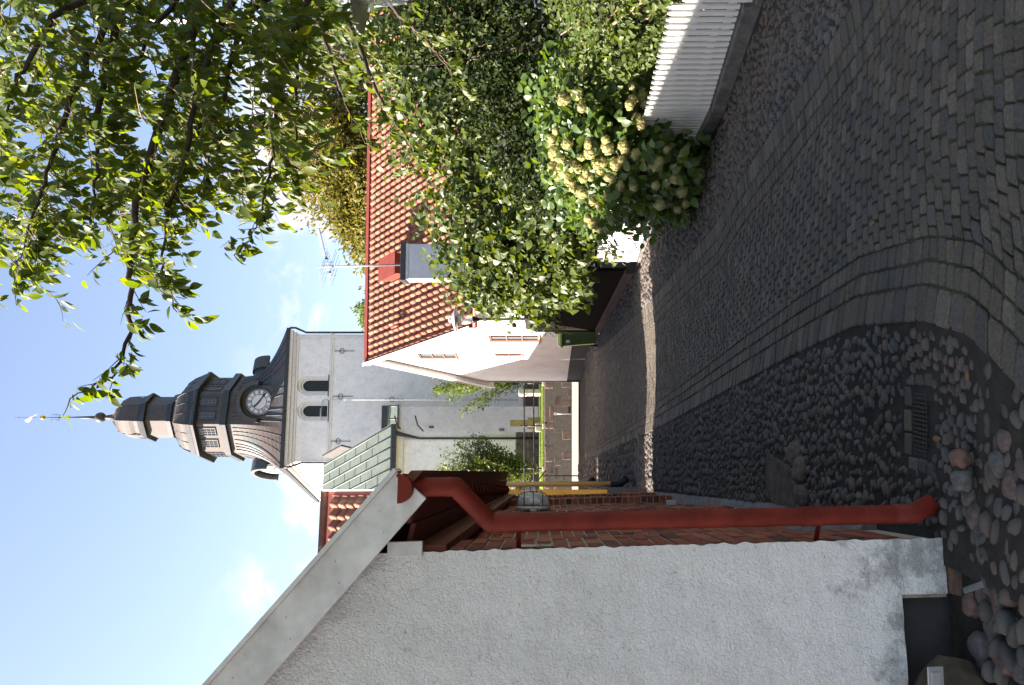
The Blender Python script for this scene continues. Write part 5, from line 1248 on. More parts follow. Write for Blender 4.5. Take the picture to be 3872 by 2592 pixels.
mk = empty('marker_post', (P(1026, 2165, 37.2).x, 37.2, 0.36), 'slim grey post with a white number plate before the rubble wall', 'marker')
mx_ = mk.location.x
mb = MB(); mb.tube([(mx_, 37.2, 0.36), (mx_, 37.2, 1.22)], 0.022, 6); mb.build('post', M['steel'], mk, True)
mb = MB(); mb.box((mx_, 37.17, 1.13), (0.11, 0.02, 0.17)); pl_ = mb.build('number_plate', M['white_paint'], mk)
for zz_ in (1.165, 1.095):
    mb = MB(); mb.box((mx_, 37.158, zz_), (0.07, 0.004, 0.018)); mb.build('digit', M['black_iron'], pl_)
rp = empty('rusty_post', (P(792, 2190, 30.4).x, 30.4, 0.33), 'thin rusty iron post with a slanting bar at the lane end', 'post')
mb = MB(); x = rp.location.x; mb.tube([(x, 30.4, 0.3), (x, 30.4, 1.72)], 0.024, 6); mb.build('upright', M['rust'], rp, True)
mb = MB(); a, b = P(812, 2064, 30.4), P(764, 2026, 30.4); mb.tube([a, b], 0.024, 6); mb.build('slanting_bar', M['rust'], rp, True)

# ================================================================== fences, lamps, bin
pf = empty('picket_fence', (2.3, 8, 0), 'white picket fence stepping up along the right of the lane', 'fence')
FLINE = [(3.30, 5.0), (2.60, 6.67), (2.24, 7.60), (1.80, 11.1), (1.60, 11.86), (1.296, 12.87)]
def fpt(s):
    for i in range(len(FLINE) - 1):
        a, b = Vector(FLINE[i]), Vector(FLINE[i + 1]); L = (b - a).length
        if s <= L or i == len(FLINE) - 2: return a + (b - a) * (s / L), (b - a).normalized()
        s -= L
FL = sum((Vector(FLINE[i]) - Vector(FLINE[i + 1])).length for i in range(len(FLINE) - 1))
def fbase(s, y):
    return 0.015 if y < 6.38 else (0.10 if y < 9.3 else (0.135 if y < 11.86 else 0.185))
pm = {}
def picket_mesh(h):
    key = round(h, 2)
    if key not in pm:
        mb = MB(); w, t = 0.020, 0.011
        mb.prism([(-w, -t, 0), (w, -t, 0), (w, -t, h - 0.035), (0.004, -t, h), (-0.004, -t, h), (-w, -t, h - 0.035)], (0, 2 * t, 0)); pm[key] = mb.mesh('picket'); pm[key].materials.append(M['white_paint'])
    return pm[key]
s = 0.05
while s < FL - 0.02:
    p, d = fpt(s); h = 0.56 if p.y < 6.38 else (0.575 + 0.03 * (p.y - 6.4) if p.y < 8 else 0.66)
    rz = math.atan2(d.y, d.x)
    put_at('picket', picket_mesh(h), pf, (p.x, p.y, fbase(s, p.y)), rz + random.gauss(0, 0.02)); s += 0.070 if p.y < 11 else 0.082
for i in range(len(FLINE) - 1):
    a, b = FLINE[i], FLINE[i + 1]; d = (Vector(b) - Vector(a)).normalized(); nn = Vector((d.y, -d.x)); nn = nn if nn.x > 0 else -nn
    for z in (0.14, 0.42):
        mb = MB(); zb = fbase(0, (a[1] + b[1]) / 2) + z; mb.bar((a[0] + nn.x * .028, a[1] + nn.y * .028, zb), (b[0] + nn.x * .028, b[1] + nn.y * .028, zb), 0.035, 0.06); mb.build('fence_rail', M['white_paint'], pf)
pw = empty('fence_plinth', (2.3, 8, 0), 'stepped concrete kerb under the white picket fence', 'kerb')
for (ya, yb) in ((5.0, 6.36), (6.36, 7.6), (7.6, 9.3), (9.3, 11.1), (11.1, 11.84), (11.84, 12.95)):
    def fxl(y):
        return float(np.interp(y, [q[1] for q in FLINE], [q[0] for q in FLINE]))
    a, b = Vector((fxl(ya), ya)), Vector((fxl(yb), yb)); d = (b - a).normalized(); nn = Vector((d.y, -d.x)); zt = fbase(0, (ya + yb) / 2) - 0.018
    if nn.x > 0: nn = -nn
    mb = MB(); q0 = [a + nn * 0.055, b + nn * 0.055, b - nn * 0.07, a - nn * 0.07]
    mb.hexa([(p.x, p.y, -0.15) for p in q0] + [(p.x, p.y, zt) for p in q0]); mb.build('kerb_block', M['concrete'], pw, bevel=0.008)

# dark stained slat fence
df_ = empty('slat_fence', (0.8, 17.4, 0), 'tall dark fence of narrow upright slats beside the white house', 'fence')
DA, DB = Vector((1.24, 13.6)), Vector((0.33, 20.55)); dd = (DB - DA); DL = dd.length; dd.normalize(); dn = Vector((-dd.y, dd.x))
def dtop(s): return 1.86 + 0.08 * s / DL
mb = MB(); mb.box((0, 0, 0.5), (0.040, 0.022, 1.0)); sme = mb.mesh('slat'); sme.materials.append(M['stained'])
ns = 132
for k in range(ns):
    s = (k + 0.5) * DL / ns; p = DA + dd * s; zb = G(p.x, p.y) + 0.16
    put_at('slat', sme, df_, (p.x, p.y, zb), math.atan2(dd.y, dd.x), (1, 1, dtop(s) - zb))
mb = MB(); p0, p1 = DA - dn * 0.03, DB - dn * 0.03
mb.bar((p0.x, p0.y, 1.2), (p1.x, p1.y, 1.2), 0.03, 1.9); bk = mb.build('backing_board', M['rubber'], df_)
mb = MB(); mb.bar((DA.x, DA.y, dtop(0) + 0.035), (DB.x - 0.02, DB.y + 0.18, dtop(DL) + 0.035), 0.16, 0.035); mb.build('cap_board', M['post_wood'], df_)
mb = MB(); q = dn * 0.02; mb.bar((DA.x + q.x, DA.y + q.y, dtop(0) - 0.06), (DB.x + q.x, DB.y + q.y, dtop(DL) - 0.06), 0.02, 0.10); mb.build('fascia_board', M['post_wood'], df_)
mb = MB(); q = dn * 0.015; mb.bar((DA.x + q.x, DA.y + q.y, G(1.2, 13.7) + 0.05), (DB.x + q.x, DB.y + q.y, G(.3, 20.5) + 0.05), 0.10, 0.16); mb.build('kerb', simple('pink granite kerb', (0.10, 0.072, 0.060), 0.9, 0.3, 9, 0.5), df_)
mb = MB(); p = DB + dd * 0.06; mb.box((p.x, p.y, 1.05), (0.1, 0.1, 1.75)); mb.build('end_post', M['stained'], df_)

def street_lamp(x, y, zb, zl, s, label):
    """zl: height of the shade rim"""
    e = empty('street_lamp', (x, y, zb), label, 'street lamp', 'street lamps with flat round shades')
    c = Vector((x, y, 0)); def_ = lambda z: c + Vector((0, 0, z))
    mb = MB(); mb.lathe(c, [(0.052, zb), (0.05, zb + 0.4), (0.04, zb + 1.0), (0.038, zl - 0.55 * s)], 12); mb.build('post', M['black_iron'], e, True)
    mb = MB(); mb.lathe(c, [(0.036, zl - 0.56 * s), (0.05, zl - 0.53 * s), (0.062, zl - 0.48 * s), (0.085, zl - 0.43 * s), (0.095, zl - 0.40 * s), (0.06, zl - 0.39 * s)], 16); mb.build('collar', M['black_iron'], e, True)
    mb = MB(); mb.lathe(c, [(0.085 * s, zl - 0.40 * s), (0.105 * s, zl - 0.30 * s), (0.118 * s, zl - 0.14 * s), (0.118 * s, zl + 0.01)], 20); mb.build('glass', M['clear'], e, True)
    mb = MB(); mb.lathe(c, [(0.075 * s, zl - 0.13 * s), (0.085 * s, zl - 0.06 * s), (0.085 * s, zl)], 16); mb.build('reflector', M['white_globe'], e, True)
    mb = MB(); mb.lathe(c, [(0.31 * s, zl - 0.02), (0.315 * s, zl - 0.01), (0.26 * s, zl + 0.022 * s), (0.16 * s, zl + 0.06 * s), (0.10 * s, zl + 0.085 * s), (0.02, zl + 0.09 * s)], 32)
    mb.build('shade', M['lamp_grey'], e, True)
    mb = MB(); mb.lathe(c, [(0.085 * s, zl + 0.08 * s), (0.09 * s, zl + 0.12 * s), (0.06 * s, zl + 0.165 * s), (0.02 * s, zl + 0.18 * s)], 16); mb.build('dome_cap', M['clear'], e, True)
p = P(1383, 1723, 20.1); street_lamp(p.x, 20.1, 0.22, p.z, 1.08, 'street lamp on a black post between the dark fence and the white house')
p = P(2622, 1346, 6.25); street_lamp(p.x, 6.25, 0.05, p.z, 1.0, 'street lamp half out of the picture above the picket fence')

# wheelie bin behind the end of the dark fence
bn = empty('wheelie_bin', (0.16, 21.15, 0.23), 'green wheelie bin at the far end of the dark fence', 'bin')
def fr(z, w, d, dy=0.0): return [(0.16 - w / 2, 21.15 - d / 2 + dy, z), (0.16 + w / 2, 21.15 - d / 2 + dy, z), (0.16 + w / 2, 21.15 + d / 2 + dy, z), (0.16 - w / 2, 21.15 + d / 2 + dy, z)]
mb = MB(); mb.hexa(fr(0.30, 0.40, 0.46) + fr(1.20, 0.54, 0.62)); bb = mb.build('body', M['bin_green'], bn, bevel=0.02)
mb = MB(); mb.box((0.16, 21.15, 1.215), (0.60, 0.68, 0.05)); mb.build('rim', M['bin_green'], bb, bevel=0.012)
mb = MB(); mb.hexa(fr(1.245, 0.58, 0.66) + fr(1.33, 0.50, 0.56)); mb.build('lid', M['bin_green'], bn, bevel=0.015)
for sx in (-0.24, 0.24):
    mb = MB(); mb.tube([(0.16 + sx - 0.025, 21.30, 0.34), (0.16 + sx + 0.025, 21.30, 0.34)], 0.10, 16); mb.build('wheel', M['rubber'], bn, True)
mb = MB(); mb.box((0.03, 20.845, 1.05), (0.07, 0.006, 0.10), None, (0, 1, 0.12)); mb.build('sticker', M['white_paint'], bn)

# flagpole far right behind the cherry tree
mb = MB(); fp = P(2592 - 80, 1500, 16.0); mb.tube([(fp.x, 16, 0.1), (fp.x, 16, 10.6)], [0.075, 0.05], 12); fo2 = mb.build('flagpole', M['white_paint'], None, True); tag(fo2, 'white flagpole behind the cherry branches at the right edge', 'flagpole')
mb = MB(); mb.sphere((fp.x, 16, 10.66), 0.09, 12, 8); mb.build('ball_top', M['gold'], fo2, True)

# ================================================================== foliage
def leaf_template(kind):
    if kind == 'cherry':                               # long, pointed, folded on the midrib, drooping tip
        prof = [(0.0, 0.0, 0.0), (0.18, 0.17, -0.01), (0.42, 0.245, -0.02), (0.68, 0.19, -0.06), (0.86, 0.08, -0.11), (1.0, 0.0, -0.17)]
    elif kind == 'ivy': prof = [(0.0, 0.0, 0.0), (0.10, 0.34, 0.02), (0.30, 0.42, 0.0), (0.55, 0.30, -0.03), (0.80, 0.14, -0.08), (1.0, 0.0, -0.14)]
    elif kind == 'oval': prof = [(0.0, 0.0, 0.0), (0.3, 0.26, 0.0), (0.7, 0.22, -0.04), (1.0, 0.0, -0.1)]
    elif kind == 'big': prof = [(0.0, 0.0, 0.0), (0.15, 0.26, 0.02), (0.45, 0.34, 0.0), (0.75, 0.22, -0.07), (1.0, 0.0, -0.18)]
    else: prof = [(0.0, 0.0, 0.0), (0.5, 0.25, 0.0), (1.0, 0.0, -0.06)]
    vs = []; fs = []
    vs.append((0, 0, 0)); 
    for i, (l, w, z) in enumerate(prof[1:-1]): vs += [(l, -w, z + 0.10 * w * 2), (l, 0, z), (l, w, z + 0.10 * w * 2)]
    vs.append((prof[-1][0], 0, prof[-1][2])); last = len(vs) - 1
    fs += [(0, 1, 2), (0, 2, 3)]
    for i in range(len(prof) - 3):
        a = 1 + 3 * i; b = a + 3
        fs += [(a, b, b + 1), (a, b + 1, a + 1), (a + 1, b + 1, b + 2), (a + 1, b + 2, a + 2)]
    a = 1 + 3 * (len(prof) - 3); fs += [(a, last, a + 1), (a + 1, last, a + 2)]
    return np.array(vs, np.float32), np.array(fs, np.int32)
def frames(dirs, nrm_bias, rng, spin=0.6):
    """rotation matrices whose x runs along dirs and whose z leans to nrm_bias"""
    d = dirs / np.linalg.norm(dirs, axis=1, keepdims=True)
    b = np.asarray(nrm_bias, np.float64) + rng.normal(0, spin, d.shape)
    z = b - d * np.sum(b * d, axis=1, keepdims=True); z /= np.linalg.norm(z, axis=1, keepdims=True) + 1e-9
    y = np.cross(z, d); return np.stack([d, y, z], axis=2)
def leaf_cloud(name, tmpl, pos, dirs, size, mat, parent=None, bias=(0, 0, 1), spin=0.6, rng=RNG, singles=0, kind='stuff'):
    tv, tf = tmpl; n = len(pos); R = frames(np.asarray(dirs, np.float64), bias, rng, spin); size = np.asarray(size)
    pos = np.asarray(pos, np.float64)
    if singles:
        dist = np.where((pos[:, 1] > 0.5), pos[:, 1], 99); order = np.argsort(dist); take = order[:singles]; keep = order[singles:]
        me = np_mesh('leaf', tv, tf, None, True); me.materials.append(mat)
        off_ = Vector((0, 0, 0)); p = parent
        while p is not None: off_ += p.location; p = p.parent
        for i in take:
            o = bpy.data.objects.new('leaf', me); COL.objects.link(o); o.parent = parent
            o.matrix_local = Matrix.Translation(Vector(pos[i]) - off_) @ Matrix([list(R[i][r] * size[i]) for r in range(3)]).to_4x4()
        pos, R, size = pos[keep], R[keep], size[keep]; n = len(pos)
    V = np.einsum('nij,kj->nki', R, tv) * size[:, None, None] + pos[:, None, :]
    Fq = tf[None] + (np.arange(n) * len(tv))[:, None, None]
    t = np.repeat(rng.random(n) * .98 + .01, len(tv))
    o = put(name, np_mesh(name, V.reshape(-1, 3), Fq.reshape(-1, tf.shape[1]), t, True), mat, parent)
    if kind: o['kind'] = kind
    return o
def in_poly(x, y, poly):
    c = False; j = len(poly) - 1
    for i in range(len(poly)):
        xi, yi = poly[i]; xj, yj = poly[j]
        if (yi > y) != (yj > y) and x < (xj - xi) * (y - yi) / (yj - yi) + xi: c = not c
        j = i
    return c
def ell(n, c, r, rng, shell=0.55, lump=0.18, seed=0.0):
    """points in the outer shell of a lumpy ellipsoid"""
    d = rng.normal(size=(n, 3)); d /= np.linalg.norm(d, axis=1, keepdims=True)
    k = np.array([1 + lump * noise.noise(Vector((q[0] * 2.2 + seed, q[1] * 2.2, q[2] * 2.2))) * 1.6 + lump * 0.6 * noise.noise(Vector((q[0] * 5 + seed, q[1] * 5, q[2] * 5))) for q in d])
    rad_ = (shell + (1 - shell) * rng.random(n) ** 0.6) * k
    return np.asarray(c) + d * rad_[:, None] * np.asarray(r), d

# ---- cherry tree leaning in from the right
ch_t = empty('cherry_tree', (4.6, 5.6, 0.0), 'cherry tree whose leafy branches hang in from the upper right', 'tree')
TC = leaf_template('cherry'); OVL = leaf_template('oval')
limbs = []                                             # polylines of (overview x, overview y, depth)
LIMBS = [
 [(900, -420, 5.6), (620, -160, 5.3), (470, 0, 5.1), (400, 180, 4.9), (350, 330, 4.7), (315, 470, 4.5), (300, 600, 4.4), (298, 700, 4.35), (292, 790, 4.3), (262, 855, 4.3), (205, 890, 4.3), (160, 912, 4.3)],
 [(620, -160, 5.3), (500, 60, 5.0), (450, 220, 4.8), (420, 380, 4.7), (385, 480, 4.65), (368, 590, 4.6), (380, 660, 4.6), (405, 715, 4.6)],
 [(620, -160, 5.3), (300, -40, 4.9), (200, 130, 4.7), (140, 290, 4.6), (110, 400, 4.55), (70, 500, 4.5), (45, 590, 4.5), (30, 650, 4.5)],
 [(300, -40, 4.9), (120, 40, 4.7), (50, 160, 4.7), (10, 260, 4.7), (-40, 380, 4.7)],
 [(900, -420, 5.6), (760, -120, 5.4), (680, 60, 5.2), (640, 200, 5.0), (625, 330, 4.9), (605, 450, 4.85), (585, 520, 4.8), (560, 570, 4.8)],
 [(900, -420, 5.6), (700, -100, 5.5), (670, 80, 5.3), (680, 230, 5.2), (675, 340, 5.1), (660, 420, 5.1)],
 [(760, -120, 5.4), (560, 40, 5.3), (520, 180, 5.2), (500, 300, 5.1), (470, 400, 5.0), (455, 440, 5.0)],
 [(300, -40, 4.9), (250, 120, 4.8), (220, 260, 4.7), (225, 380, 4.6), (210, 470, 4.6), (200, 540, 4.6)],
 [(800, -100, 7.2), (800, 60, 7.1), (850, 180, 6.9), (890, 260, 6.8), (940, 330, 6.7), (965, 370, 6.7)],
 [(800, -100, 7.2), (900, 20, 7.2), (980, 100, 7.1), (1030, 160, 7.0), (1060, 210, 7.0)],
 [(760, -120, 6.9), (720, 20, 6.8), (760, 150, 6.8), (800, 260, 6.7), (840, 320, 6.7)],
 [(620, -160, 5.3), (420, -20, 5.2), (340, 80, 5.1), (290, 200, 5.0), (270, 300, 4.9)]]
lpos, ldir, lsz = [], [], []
over = []
rc = random.Random(21)
trunk = [Vector((4.6, 5.6, 0)), Vector((4.5, 5.65, 1.0)), Vector((4.55, 5.7, 2.0)), D(900, -420, 5.6)]
mb = MB(); mb.tube(trunk, [0.15, 0.13, 0.115, 0.10], 12); tk = mb.build('trunk', M['bark'], ch_t, True)
tw = MB()
def add_leaves(p, out, n):
    for _ in range(n):
        d = Vector((rc.gauss(-0.25, 0.55), rc.gauss(-0.05, 0.55), rc.gauss(-0.85, 0.38))) + out * 0.35
        st = p + Vector((rc.gauss(0, .012), rc.gauss(0, .012), rc.gauss(-0.012, .012)))
        lpos.append(tuple(st)); ldir.append(tuple(d)); lsz.append(0.090 * rc.uniform(0.60, 1.18))
def twig(p, d, L, r, depth=0):
    n = max(3, int(L / 0.045)); pts = [p.copy()]; q = p.copy(); dv = d.normalized()
    for i in range(n):
        dv = (dv + Vector((rc.gauss(0, .16), rc.gauss(0, .16), rc.gauss(-0.035, .13)))).normalized(); q = q + dv * (L / n); pts.append(q.copy())
        if i > 0 or depth: add_leaves(q, dv, 1 if rc.random() < 0.62 else 2)
        if depth == 0 and rc.random() < 0.30 and i > 0:
            sd = (dv + Vector((rc.gauss(0, .7), rc.gauss(0, .7), rc.gauss(-.1, .5)))).normalized(); twig(q, sd, L * rc.uniform(.25, .5), r * .6, 1)
    tw.tube(pts, list(np.linspace(r, r * 0.35, len(pts))), 5, False)
lm = MB()
for li, L in enumerate(LIMBS):
    pts = [D(*p) for p in L]
    fine = []
    for i in range(len(pts) - 1):
        for k in range(5):
            f = k / 5; fine.append(pts[i].lerp(pts[i + 1], f) + Vector((rc.gauss(0, .008), rc.gauss(0, .008), rc.gauss(0, .008))))
    fine.append(pts[-1]); n = len(fine)
    r0 = 0.040 if li == 0 else 0.027
    lm.tube(fine, [max(0.0035, r0 * (1 - i / n) ** 1.1) for i in range(n)], 8)
    for i in range(3, n):
        p = fine[i]; f = i / n; ty = 2592
        dv = (fine[min(i + 1, n - 1)] - fine[i - 1]).normalized()
        if p.x / p.y > 0.62: continue
        tip = f > 0.62
        if rc.random() < (0.95 if not tip else 0.55):
            sd = (dv * 0.6 + Vector((rc.gauss(-0.1, .5), rc.gauss(0, .6), rc.gauss(-.15 if not tip else -.1, .45)))).normalized()
            twig(p, sd, rc.uniform(0.16, 0.34) * (1.15 - 0.75 * f), 0.0036)
        if tip or rc.random() < 0.35: add_leaves(p, dv, rc.choice((1, 2, 2, 3)))
    add_leaves(fine[-1], dv, 3)
lm.build('limb', M['bark'], tk, True)
CROWN = [(-60, -80), (960, -80), (940, 120), (900, 250), (820, 330), (700, 340), (690, 440), (640, 430), (600, 400), (560, 440), (440, 450), (330, 520), (300, 600), (230, 580), (250, 440), (150, 400), (130, 520), (60, 650), (0, 660), (-60, 600)]
k = 0
while k < 600:
    dx, dy = rc.uniform(-60, 960), rc.uniform(-80, 600)
    if not in_poly(dx, dy, CROWN): continue
    if rc.random() < max(0, (dx - 600) / 300) or (dy > 130 and rc.random() < (dx - 540) / 170): continue
    p = D(dx, dy, rc.uniform(4.4, 6.3) if not (dx > 660 and dy < 140) else rc.uniform(6.9, 7.8))
    twig(p, Vector((rc.gauss(-0.7, .4), rc.gauss(0, .5), rc.gauss(-.2, .4))), rc.uniform(0.18, 0.40), 0.004); k += 1
# unseen canopy added over and behind the camera to dim the lane
for k in range(520):
    a, r = rc.uniform(0, 6.283), math.sqrt(rc.random())
    p = Vector((2.8 + 4.6 * r * math.cos(a), -0.1 + 3.9 * r * math.sin(a), 5.2 + rc.gauss(0, .5) - 0.9 * r))
    if p.y > 0.3 and (p.z - EYE - 0.5) / (p.y + 0.6) < 0.80: continue
    over.append(p)
tw.build('twigs', M['twig'], tk, True, kind='stuff')
cr = leaf_cloud('crown', TC, lpos, ldir, lsz, M['cherry_leaf'], ch_t, (-0.35, -0.35, 0.75), 0.42, RNG, 300, 'stuff')
op, od, os_ = [], [], []
for p in over:
    for _ in range(42): op.append((p.x + rc.gauss(0, .30), p.y + rc.gauss(0, .30), p.z + rc.gauss(0, .16))); od.append((rc.gauss(0, .7), rc.gauss(0, .7), rc.gauss(-.5, .4))); os_.append(0.115 * rc.uniform(.7, 1.2))
leaf_cloud('added_canopy', OVL, op, od, os_, M['cherry_leaf'], ch_t, (0, 0, 1), 0.5, RNG, 0, 'stuff')
mb = MB()
for p in over[::9]:
    if p.y < 2.2: mb.tube([trunk[-1], Vector((4.6, 3.2, 4.6)), Vector((4.6, 3.2, 4.6)).lerp(p, 0.5) + Vector((0, 0, 0.35)), p], [0.06, 0.04, 0.02, 0.006], 6, False)
mb.build('limb', M['bark'], tk, True)  # added limbs, out of view, that carry the shading canopy
print('cherry leaves', len(lpos))

# ---- ivy-clad mound over the dark fence
def mound(name, label, cat, blobs, n, tmpl, size, mat, base, bias, droop=0.4, seed=1, spin=0.55, shell=0.72, clip=None, stemmat=None, stems=10, singles=0, front=True, lump=0.2):
    rng = np.random.default_rng(seed); e = empty(name, base, label, cat)
    tot = sum(b[6] for b in blobs); P_, D_ = [], []
    for b in blobs:
        m = int(n * b[6] / tot); p, d = ell(m * 2 if front else m, b[:3], b[3:6], rng, shell, lump, seed + b[0])
        if front:
            keep = (d[:, 1] < 0.45) | (rng.random(len(d)) < 0.15); p, d = p[keep][:m], d[keep][:m]
        P_.append(p); D_.append(d)
    p = np.concatenate(P_); d = np.concatenate(D_)
    if clip is not None: k_ = clip(p); p, d = p[k_], d[k_]
    dirs = d * 0.55 + rng.normal(0, 0.55, d.shape) + np.array([0, 0, -droop]); sz = size * rng.uniform(0.6, 1.25, len(p))
    bias_ = d * 0.8 + np.asarray(bias)
    R_b = bias_
    leaf_cloud('foliage', tmpl, p, dirs, sz, mat, e, R_b, spin, rng, singles, 'stuff')
    if stems:
        mb = MB(); rs = random.Random(seed)
        for k in range(stems):
            b = blobs[rs.randrange(len(blobs))]; tip = Vector((b[0] + rs.uniform(-.7, .7) * b[3], b[1] + rs.uniform(-.6, .4) * b[4], b[2] + rs.uniform(0, .8) * b[5])); st = Vector(base) + Vector((rs.gauss(0, .2), rs.gauss(0, .2), 0))
            pts = [st.lerp(tip, t) + Vector((rs.gauss(0, .06), rs.gauss(0, .06), 0.25 * math.sin(t * 3.1))) for t in np.linspace(0, 1, 7)]; mb.tube(pts, list(np.linspace(0.03, 0.006, 7)), 5, False)
        mb.build('stems', stemmat or M['twig'], e, True)
    return e
IV = leaf_template('ivy'); OV = leaf_template('oval'); BG = leaf_template('big'); SM = leaf_template('small')
ivy_blobs = [(2.15, 13.6, 2.25, 1.25, 1.1, 1.35, 5), (1.45, 13.9, 2.2, 0.95, 0.9, 1.2, 4), (3.6, 13.2, 2.6, 1.5, 1.1, 1.5, 5), (1.15, 13.4, 1.55, 0.55, 0.7, 0.75, 2), (4.9, 12.8, 2.9, 1.4, 1.2, 1.7, 4), (5.5, 12.9, 3.7, 1.5, 1.1, 1.6, 4), (4.1, 13.0, 3.3, 1.1, 1.0, 1.1, 2), (2.6, 12.6, 1.4, 1.4, 0.9, 1.0, 4), (0.92, 14.6, 2.45, 0.42, 0.7, 0.62, 1.4)]
mound('ivy_bush', 'big glossy ivy mound spilling over the dark fence', 'bush', ivy_blobs, 23000, IV, 0.125, M['ivy_leaf'], (2.4, 13.6, 0.1), (-0.2, -0.45, 0.35), 0.55, 3, 0.6, 0.42, None, None, 26, 300, lump=0.42)
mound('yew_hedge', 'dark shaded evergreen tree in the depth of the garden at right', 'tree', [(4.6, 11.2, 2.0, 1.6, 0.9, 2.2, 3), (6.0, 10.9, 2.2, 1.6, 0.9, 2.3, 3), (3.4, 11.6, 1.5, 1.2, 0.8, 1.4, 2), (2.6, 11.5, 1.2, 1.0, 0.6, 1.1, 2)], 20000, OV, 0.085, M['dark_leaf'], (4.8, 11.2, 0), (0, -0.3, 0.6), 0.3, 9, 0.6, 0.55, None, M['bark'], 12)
mound('climber_hedge', 'leafy green climber heaped over the near picket fence', 'hedge', [(3.05, 7.15, 0.95, 0.55, 0.8, 0.60, 4), (3.5, 6.5, 1.05, 0.55, 0.8, 0.62, 4), (2.75, 8.2, 1.05, 0.5, 0.8, 0.60, 3), (3.7, 7.8, 1.2, 0.7, 0.8, 0.62, 3)], 9500, OV, 0.062, M['vine_leaf'], (3.3, 7.2, 0), (-0.3, -0.35, 0.5), 0.25, 5, 0.55, 0.55, None, None, 12)
# fallen tendril of ivy hanging off the dark fence
iv2 = []
rv = random.Random(4)
for k in range(7):
    s = DL * rv.uniform(0.72, 0.99); p = DA + dd * s; q = Vector((p.x - 0.05, p.y - 0.03, dtop(s) + 0.05)); L = rv.uniform(0.5, 1.1)
    for t in np.linspace(0, 1, int(L / 0.02)):
        iv2.append((q.x - 0.05 - 0.10 * t + rv.gauss(0, .06 * (1 - t) + .012), q.y + 0.5 * t * L + rv.gauss(0, .05), q.z - t * L + rv.gauss(0, .012)))
for k in range(700): 
    s = DL * rv.uniform(0.55, 0.97); p = DA + dd * s; iv2.append((p.x - 0.06 + rv.gauss(0, .07), p.y + rv.gauss(0, .1), dtop(s) + 0.06 - abs(rv.gauss(0, .17))))
iv2 = np.array(iv2); rg = np.random.default_rng(4)
o = leaf_cloud('ivy_trailer', SM, iv2, rg.normal(0, .5, iv2.shape) + np.array([-.3, -.3, -.6]), 0.05 * rg.uniform(.6, 1.3, len(iv2)), M['dark_leaf'], None, (-0.5, -0.5, 0.4), 0.5, rg, 0, None)
tag(o, 'thin dark ivy trailers hanging over the far end of the dark fence', 'ivy')

# ---- hydrangea leaning over the fence
hy = mound('hydrangea', 'cream flowering hydrangea leaning over the fence onto the cobbles', 'shrub', [(2.05, 8.9, 1.02, 0.72, 1.05, 0.72, 5), (1.78, 8.6, 0.55, 0.55, 0.9, 0.55, 4), (1.95, 10.0, 0.9, 0.62, 0.9, 0.6, 3), (2.3, 8.2, 1.1, 0.5, 0.6, 0.5, 2), (2.6, 8.6, 1.35, 0.6, 0.7, 0.5, 2)], 6600, BG, 0.105, M['hyd_leaf'], (2.05, 9.0, 0.0), (-0.4, -0.3, 0.6), 0.30, 12, 0.55, 0.55, None, M['bark'], 16, lump=0.38)
FLW = [(1230, 240), (1245, 235), (1290, 230), (1320, 215), (1330, 240), (1310, 165), (1345, 155), (1265, 190), (1445, 185), (1470, 220), (1465, 285), (1520, 275), (1500, 265), (1475, 240), (1440, 240),
       (1270, 300), (1262, 320), (1268, 350), (1285, 365), (1298, 330), (1310, 380), (1265, 385), (1275, 405), (1345, 330), (1350, 350), (1385, 320), (1390, 340), (1425, 330), (1430, 345), (1340, 395), (1350, 405), (1300, 410), (1310, 430), (1330, 440), (1365, 375), (1372, 390), (1400, 410), (1420, 425), (1345, 500), (1360, 510), (1375, 525), (1400, 505), (1410, 375), (1330, 360), (1290, 395), (1280, 385), (1355, 460), (1390, 450),
       (1470, 360), (1490, 380), (1505, 372), (1525, 345), (1565, 350), (1500, 425), (1545, 410), (1560, 440), (1600, 330), (1570, 300), (1600, 400), (1510, 470), (1550, 480), (1450, 430)]
rf = np.random.default_rng(33)
def flower_mesh(seed):
    r = np.random.default_rng(seed); n = 170; d = r.normal(size=(n, 3)); d /= np.linalg.norm(d, axis=1, keepdims=True)
    V = []; Fq = []; T = []
    for q in d:
        c = Vector(q) * np.array([1, 1, 0.85]) if False else Vector((q[0], q[1], q[2] * 0.85)); c *= r.uniform(0.82, 1.04)
        nz = Vector(q) + Vector(r.normal(0, .25, 3)); nz.normalize(); ex = nz.orthogonal().normalized(); ey = nz.cross(ex); t0 = r.random() * 6.28; tn = r.random() * .98 + .01
        for k in range(4):
            a = t0 + k * math.pi / 2; e = ex * math.cos(a) + ey * math.sin(a); f = ex * -math.sin(a) + ey * math.cos(a); b = len(V); s = 0.20
            V += [tuple(c), tuple(c + e * s * .6 + f * s * .42 + nz * .03), tuple(c + e * s + nz * .0), tuple(c + e * s * .6 - f * s * .42 + nz * .03)]; Fq.append((b, b + 3, b + 2, b + 1)); T += [tn] * 4
    b = len(V); nu, nv = 8, 5                          # packed heart of the head
    for i_ in range(nv + 1):
        for k_ in range(nu):
            t_, a_ = math.pi * i_ / nv, 2 * math.pi * k_ / nu; V.append((0.8 * math.sin(t_) * math.cos(a_), 0.8 * math.sin(t_) * math.sin(a_), 0.68 * math.cos(t_))); T.append(0.5)
    for i_ in range(nv):
        for k_ in range(nu): Fq.append((b + i_ * nu + k_, b + (i_ + 1) * nu + k_, b + (i_ + 1) * nu + (k_ + 1) % nu, b + i_ * nu + (k_ + 1) % nu))
    me = np_mesh('flower_head', np.array(V), np.array(Fq), T); me.materials.append(M['petal']); return me
fms = [flower_mesh(s) for s in range(5)]
